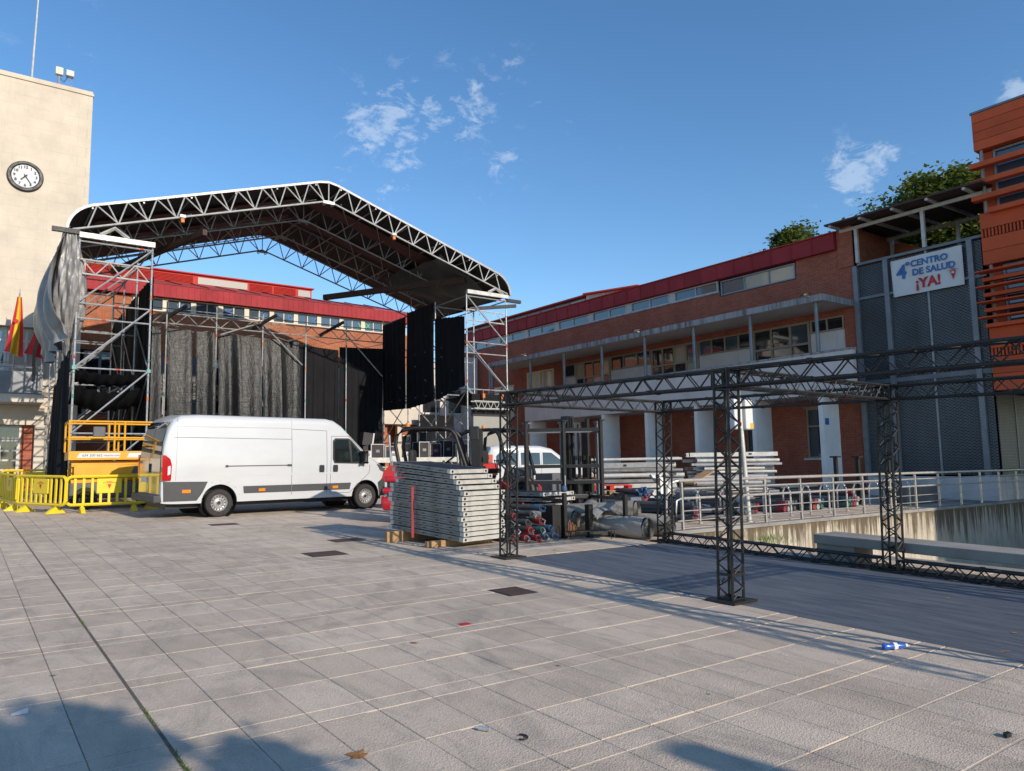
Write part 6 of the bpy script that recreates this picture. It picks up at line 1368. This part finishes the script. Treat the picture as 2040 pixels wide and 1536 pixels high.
def crumple(u, v):
    a, b = 6.283*u, 3.1416*(v-.5); r = .15*(1+.35*math.sin(a*3+v*7)*math.cos(b)+.22*math.sin(a*5-v*11)+.15*math.sin(a*9+v*17))
    return (14.45+1.3*r*math.cos(a)*math.cos(b), 13.9+r*math.sin(a)*math.cos(b), pz_+.55+.8*r*math.sin(b))
tag(MB().grid(crumple, 30, 16).build('blue_bag', 'tube_blue', None, 25), 'crumpled blue plastic bag next to the white sack', 'bag')
tag(MB().beam((15.9, 13.6, pz_+.75), (17.1, 13.9, pz_+1.05), .3, .04).build('timber_board', 'wood'), 'loose brown board lying beside the white sack', 'board')
# black posts standing between pillars and railing
for i, (x, y) in enumerate(((22.2, 13.05), (22.6, 12.55), (22.9, 11.75))):
    e = empty('steel_post', (x, y, gz(x, y))); tag(e, ['black steel post with cap nearest the brick corner', 'black steel post with cap left of the mesh facade', 'black steel post with cap in front of the mesh facade'][i], 'post', 'black posts by the mesh facade')
    MB().bx(x-.05, x+.05, y-.05, y+.05, gz(x, y), gz(x, y)+1.45).build('post_shaft', 'black_steel', e); MB().bx(x-.12, x+.12, y-.12, y+.12, gz(x, y)+1.451, gz(x, y)+1.50).build('post_cap', 'black_steel', e)
tag(MB().cbx(23.6, 25.8, 11.6, 12.4, gz(24, 12), gz(24, 12)+.52, .02).build('concrete_block', 'concrete_dark'), 'low concrete block in the shade behind the railing', 'block')
tag(MB().cbx(18.3, 20.1, 12.4, 12.9, gz(19, 12.6)+.62, gz(19, 12.6)+.70, .02).build('green_net', 'tube_green'), 'folded green net lying on the tube bundles', 'net')

# ================================================================ railing, bike stands, bench, sign post
RL = empty('metal_railing', (20, 10.6, gz(20, 10.6))); tag(RL, 'long metal railing along the top of the retaining wall', 'railing')
rz = lambda x, h: gz(x, 10.6)+h
xs_ = [12.15+1.42*k for k in range(16)]
for x in xs_:
    for o in (-.018, .018): MB().bx(x-.022, x+.022, 10.6+o-.006, 10.6+o+.006, rz(x, .02), rz(x, .99)).build('railing_post', 'stainless', RL)
MB().tube((12.05, 10.6, rz(12.05, 1.03)), (33.6, 10.6, rz(33.6, 1.03)), .036, 10).build('handrail', 'stainless', RL, 40)
for h, r in ((.86, .020), (.66, .026), (.40, .010), (.20, .010)):
    for a, b in zip(xs_, xs_[1:]): MB().tube((a+.02, 10.57, rz(a, h)), (b-.02, 10.57, rz(b, h)), r, 8).build('rail', 'stainless', RL, 40)
MB().path([(12.05, 10.6, rz(12.05, 1.03)), (11.85, 10.65, rz(12, .98)), (11.8, 10.7, rz(12, .86)), (11.8, 10.75, rz(12, .02))], .03, 8).build('end_loop', 'stainless', RL, 50); MB().path([(12.1, 10.57, rz(12.1, .66)), (11.95, 10.57, rz(12.1, .62)), (11.92, 10.57, rz(12.1, .4)), (11.95, 10.57, rz(12.1, .2)), (12.1, 10.57, rz(12.1, .2))], .02, 8).build('end_loop', 'stainless', RL, 50)
bs = None
for k in range(12):
    x = 13.6+.88*k; y = 11.55; labs = NTH[k]+' hoop bike stand counted from the left behind the railing'
    if bs is None:
        bs = empty('bike_stand'); MB().path([(0, 0, 0), (0, 0, .58), (.02, .04, .70), (.04, .12, .75), (.04, .60, .75), (.02, .70, .70), (0, .74, .58), (0, .74, 0)], .027, 8).build('hoop', 'stainless', bs, 50); MB().lathe([(.06, 0), (.06, .01), (.03, .01)], (0, 0, 0), (0, 0, 1), 10).lathe([(.06, 0), (.06, .01), (.03, .01)], (0, .74, 0), (0, 0, 1), 10).build('foot_flange', 'stainless', bs); o = bs
    else: o = copy_tree(bs)
    o.location = (x, y-.2, gz(x, y)+.002); o.rotation_euler = (0, 0, R(8)); tag(o, labs, 'bike stand', 'hoop bike stands behind the railing')
BE = empty('concrete_bench', (10.85, 4, gz(10.8, 4))); tag(BE, 'long concrete slab bench beside the ground truss', 'bench')
def slz(m):
    for v in m.v: v.z += gz(10.85, v.y)
    return m
slz(MB().cbx(10.52, 11.12, .5, 6.62, .25, .39, .012)).build('seat_slab', 'concrete', BE)
for (a, b) in ((6.0, 6.60), (3.15, 3.75), (.6, 1.2)): slz(MB().cbx(10.56, 11.08, a, b, -.01, .249, .01)).build('support', 'concrete', BE)
SP = empty('sign_post', (14.85, 10.95, gz(14.85, 10.95))); tag(SP, 'white metal post with two white boxes behind the near truss tower', 'post')
zs = gz(14.85, 10.95)
MB().tube((14.85, 10.95, zs), (14.72, 11.02, zs+3.4), .055, 10).build('post_shaft', 'alu_white', SP, 40); MB().lathe([(.09, 0), (.09, .02), (.055, .02)], (14.85, 10.95, zs+.001), (0, 0, 1), 10).build('foot_flange', 'alu_white', SP); MB().cbx(14.36, 14.66, 10.85, 11.10, zs+2.15, zs+2.85, .03).build('sign_box', 'white_print', SP); MB().cbx(14.78, 15.06, 10.85, 11.1, zs+2.15, zs+2.85, .03).build('sign_box', 'white_print', SP)
MB().bx(14.93, 15.05, 10.845, 10.8495, zs+2.17, zs+2.30).build('sticker', 'yellow_print', SP)

# ================================================================ small things on the ground
def leaf_mesh(s, rr):
    m = MB(); pts = []
    for k in range(11):
        a = 2*math.pi*k/11; r = s*(1 if k % 2 == 0 else .55)*rr.uniform(.75, 1.1); pts.append((r*math.cos(a), r*math.sin(a)*.8, .012*s*10*rr.uniform(.1, 1)*(1 if k % 2 == 0 else .3)))
    m.add([(0, 0, .004)]+pts, [(0, 1+k, 1+(k+1) % 11) for k in range(11)]); return m
for i, (x, y, s, m, lab) in enumerate([(1.80, 3.89, .07, 'leaf_brown', 'large curled brown leaf on the paving at the bottom edge'), (.55, 4.3, .035, 'leaf_brown', 'small brown leaf lying in the tree shadow'), (6.98, 2.72, .055, 'leaf_tan', 'tan leaf on the vinyl mat nearest the camera'), (7.75, 2.95, .05, 'leaf_tan', 'flat tan leaf on the right part of the mat'),
                                       (9.0, 4.05, .04, 'leaf_tan', 'pale leaf in the middle of the mat'), (8.9, 4.9, .03, 'leaf_tan', 'small pale leaf near the middle of the mat'), (10.15, 4.5, .045, 'leaf_brown', 'curled brown leaf against the ground truss'), (10.15, 4.05, .04, 'leaf_brown', 'brown leaf against the ground truss near the right edge'),
                                       (8.0, 9.75, .06, 'leaf_tan', 'leaf litter on the paving beyond the mat'), (7.55, 9.6, .04, 'leaf_tan', 'small leaf litter left of the far mat edge'), (3.2, 5.8, .04, 'leaf_brown', 'brown leaf on the paving left of the red card'), (6.9, 6.1, .03, 'leaf_tan', 'tiny leaf near the left edge of the mat')]):
    o = leaf_mesh(s, random.Random(i)).build('fallen_leaf', m); o.location = (x, y, gz(x, y)+.006); o.rotation_euler = (rng.uniform(-.2, .2), rng.uniform(-.2, .2), rng.uniform(0, 6)); tag(o, lab, 'leaf', 'fallen leaves on the plaza')
bt = empty('plastic_bottle', (6.30, 3.28, gz(6.3, 3.28))); tag(bt, 'crushed blue plastic bottle lying at the edge of the mat', 'bottle')
zb2 = gz(6.3, 3.28); MB().lathe([(0, 0), (.026, .004), (.03, .03), (.022, .06), (.031, .09), (.024, .12), (.028, .15), (.012, .19), (.012, .20)], (6.22, 3.34, zb2+.03), (.85, -.5, .02), 10).build('bottle_body', 'bottle_blue', bt, 50); MB().lathe([(.032, .085), (.027, .115), (.028, .12), (.032, .09)], (6.22, 3.34, zb2+.03), (.85, -.5, .02), 10).build('bottle_label', 'paper_white', bt); MB().lathe([(.014, .195), (.014, .215), (0, .215)], (6.22, 3.34, zb2+.03), (.85, -.5, .02), 8).build('bottle_cap', 'paper_white', bt)
for (nm, lab, cat, mb, m) in [('can_piece', 'small silver piece of metal on the paving joint', 'scrap', MB().lathe([(.0, 0), (.013, 0), (.013, .07), (0, .07)], (2.53, 3.82, gz(2.5, 3.8)+.015), (.5, -.8, 0), 8), 'galv'), ('rubber_ring', 'broken black rubber ring on the paving', 'ring', MB().path([(2.66+.035*math.cos(R(a)), 3.58+.04*math.sin(R(a)), gz(2.66, 3.58)+.007) for a in range(-150, 80, 20)], .006, 5), 'van_black'),
                              ('paper_card', 'small red printed card on the paving', 'card', MB().bx(3.87, 3.98, 6.10, 6.2, gz(3.9, 6.15)+.001, gz(3.9, 6.15)+.004), 'red_print'), ('black_scrap', 'small black scrap on the paving at lower right', 'scrap', MB().prism([(-.03, -.01), (.02, -.016), (.035, .01), (-.01, .018)], (4.93, 1.95, gz(4.9, 1.95)+.002), (1, 0, 0), (0, 1, 0), (0, 0, 1), .022), 'van_black'),
                              ('paper_scrap', 'white scrap of paper on the shaded paving at left', 'paper', MB().grid(lambda u, v: (.33+.09*u, 5.70+.05*v, gz(.33, 5.7)+.004+.02*u*v), 4, 4), 'paper_white')]:
    tag(mb.build(nm, m), lab, cat)

# ================================================================ trees
def tree(name, label, base, trunk_h, crown, leaves, lsize, seed, group, twigs=True):
    rr = random.Random(seed); e = empty(name, base); tag(e, label, 'tree', group); b = Vector(base)
    tk = MB(); tk.path([b, b+Vector((.1, .05, trunk_h*.5)), b+Vector((.05, -.1, trunk_h)), b+Vector((0, 0, trunk_h+crown[0][3]))], .20, 8)
    cl = []
    for (cx, cy, cz, cr) in crown:
        for k in range(int(9*cr*cr)+5):
            v = Vector((rr.gauss(0, 1), rr.gauss(0, 1), rr.gauss(0, .85))).normalized()*cr*rr.uniform(.45, 1.0); p = b+Vector((cx, cy, cz))+v; cl.append((p, rr.uniform(.28, .6)*min(1, cr*.6)))
    for p, s in cl[::5]: tk.tube(b+Vector((0, 0, trunk_h*rr.uniform(.75, 1.1))), p, .05, 5, .015)
    tk.build('trunk', 'bark', e, 50); lf = MB(); per = leaves//len(cl)
    vs, fs = [], []
    for p, s in cl:
        for k in range(per):
            q = p+Vector((rr.gauss(0, s), rr.gauss(0, s), rr.gauss(0, s*.75))); a = Vector((rr.uniform(-1, 1), rr.uniform(-1, 1), rr.uniform(-.5, .5))).normalized(); c = a.cross(Vector((rr.uniform(-.6, .6), rr.uniform(-.6, .6), 1))).normalized(); L = lsize*rr.uniform(.6, 1.3)
            o = len(vs); vs += [q-a*L*.5, q+c*L*.32-a*L*.05, q+a*L*.55, q-c*L*.32-a*L*.05]; fs.append((o, o+1, o+2, o+3))
    me = bpy.data.meshes.new('crown'); me.from_pydata(vs, [], fs); o = bpy.data.objects.new('crown', me); COL.objects.link(o); me.materials.append(M['leaf_green']); o.parent = e; o.matrix_parent_inverse = base_matrix(e).inverted()
tree('plane_tree', 'leafy green tree rising behind the terrace pergola', (38.5, 17.0, 0), 8.5, [(0, 0, 13.0, 2.5), (1.0, -1.7, 13.6, 1.9), (-.5, 1.9, 12.9, 1.6), (.5, -2.6, 11.6, 1.8), (0, 1.2, 11.2, 2.2), (0, -.4, 14.5, 1.4), (-.3, -2.2, 14.6, 1.0), (.3, -.2, 10.2, 2.2)], 52000, .27, 3, 'trees behind the buildings')
tree('plane_tree', 'rounded treetop showing above the red fascia', (41.0, 26.2, 0), 8, [(0, 0, 13.6, 1.7), (.4, -1.5, 13.9, 1.2), (-.2, 1.6, 13.4, 1.1), (0, .0, 14.9, 1.1), (0, -1.0, 14.6, .9)], 24000, .26, 5, 'trees behind the buildings')
tree('plaza_tree', 'plaza tree behind the viewpoint whose shadow falls at lower left', (1.25, -4.5, gz(1.25, -4.5)), 2.6, [(.75, .3, 4.2, .42), (1.35, .2, 3.75, .32), (.1, .5, 4.75, .40), (.95, -.3, 4.6, .30), (-.7, .3, 4.75, .5), (-.2, -.3, 5.15, .32), (.5, .1, 3.7, .4), (-.3, .2, 3.9, .5), (-1.5, .2, 4.8, .5), (-1.2, 0, 3.7, .6), (-2.3, .3, 4.3, .8), (-.4, 0, 3.3, .5), (1.7, 0, 3.45, .25)], 17000, .13, 9, 'trees on the plaza')
tree('plaza_tree', 'unseen second tree added behind and left of the viewpoint to dim the sky light', (-5.0, -8.0, gz(-5, -8)), 3.4, [(0, 0, 6.5, 2.2), (-1.6, .6, 6.3, 1.8), (1.4, .8, 6.0, 1.6), (.5, 1.5, 5.0, 1.5), (0, 0, 4.6, 1.5)], 20000, .26, 12, 'trees on the plaza')  # added out of view; its crown blocks sky fill on the near paving
LP = empty('lamp_post', (4.85, -6.4, gz(4.85, -6.4))); tag(LP, 'lamp post behind the viewpoint whose shadow reaches the paving', 'lamp post')
zl_ = gz(4.85, -6.4); MB().tube((4.85, -6.4, zl_), (4.85, -6.4, zl_+3.9), .13, 14, .125).build('post_shaft', 'dark_steel', LP, 40); MB().lathe([(.0, 0), (.15, 0), (.16, .2), (.13, .4), (0, .45)], (4.85, -6.4, zl_+3.9), (0, 0, 1), 16).build('lamp_head', 'dark_steel', LP, 40)
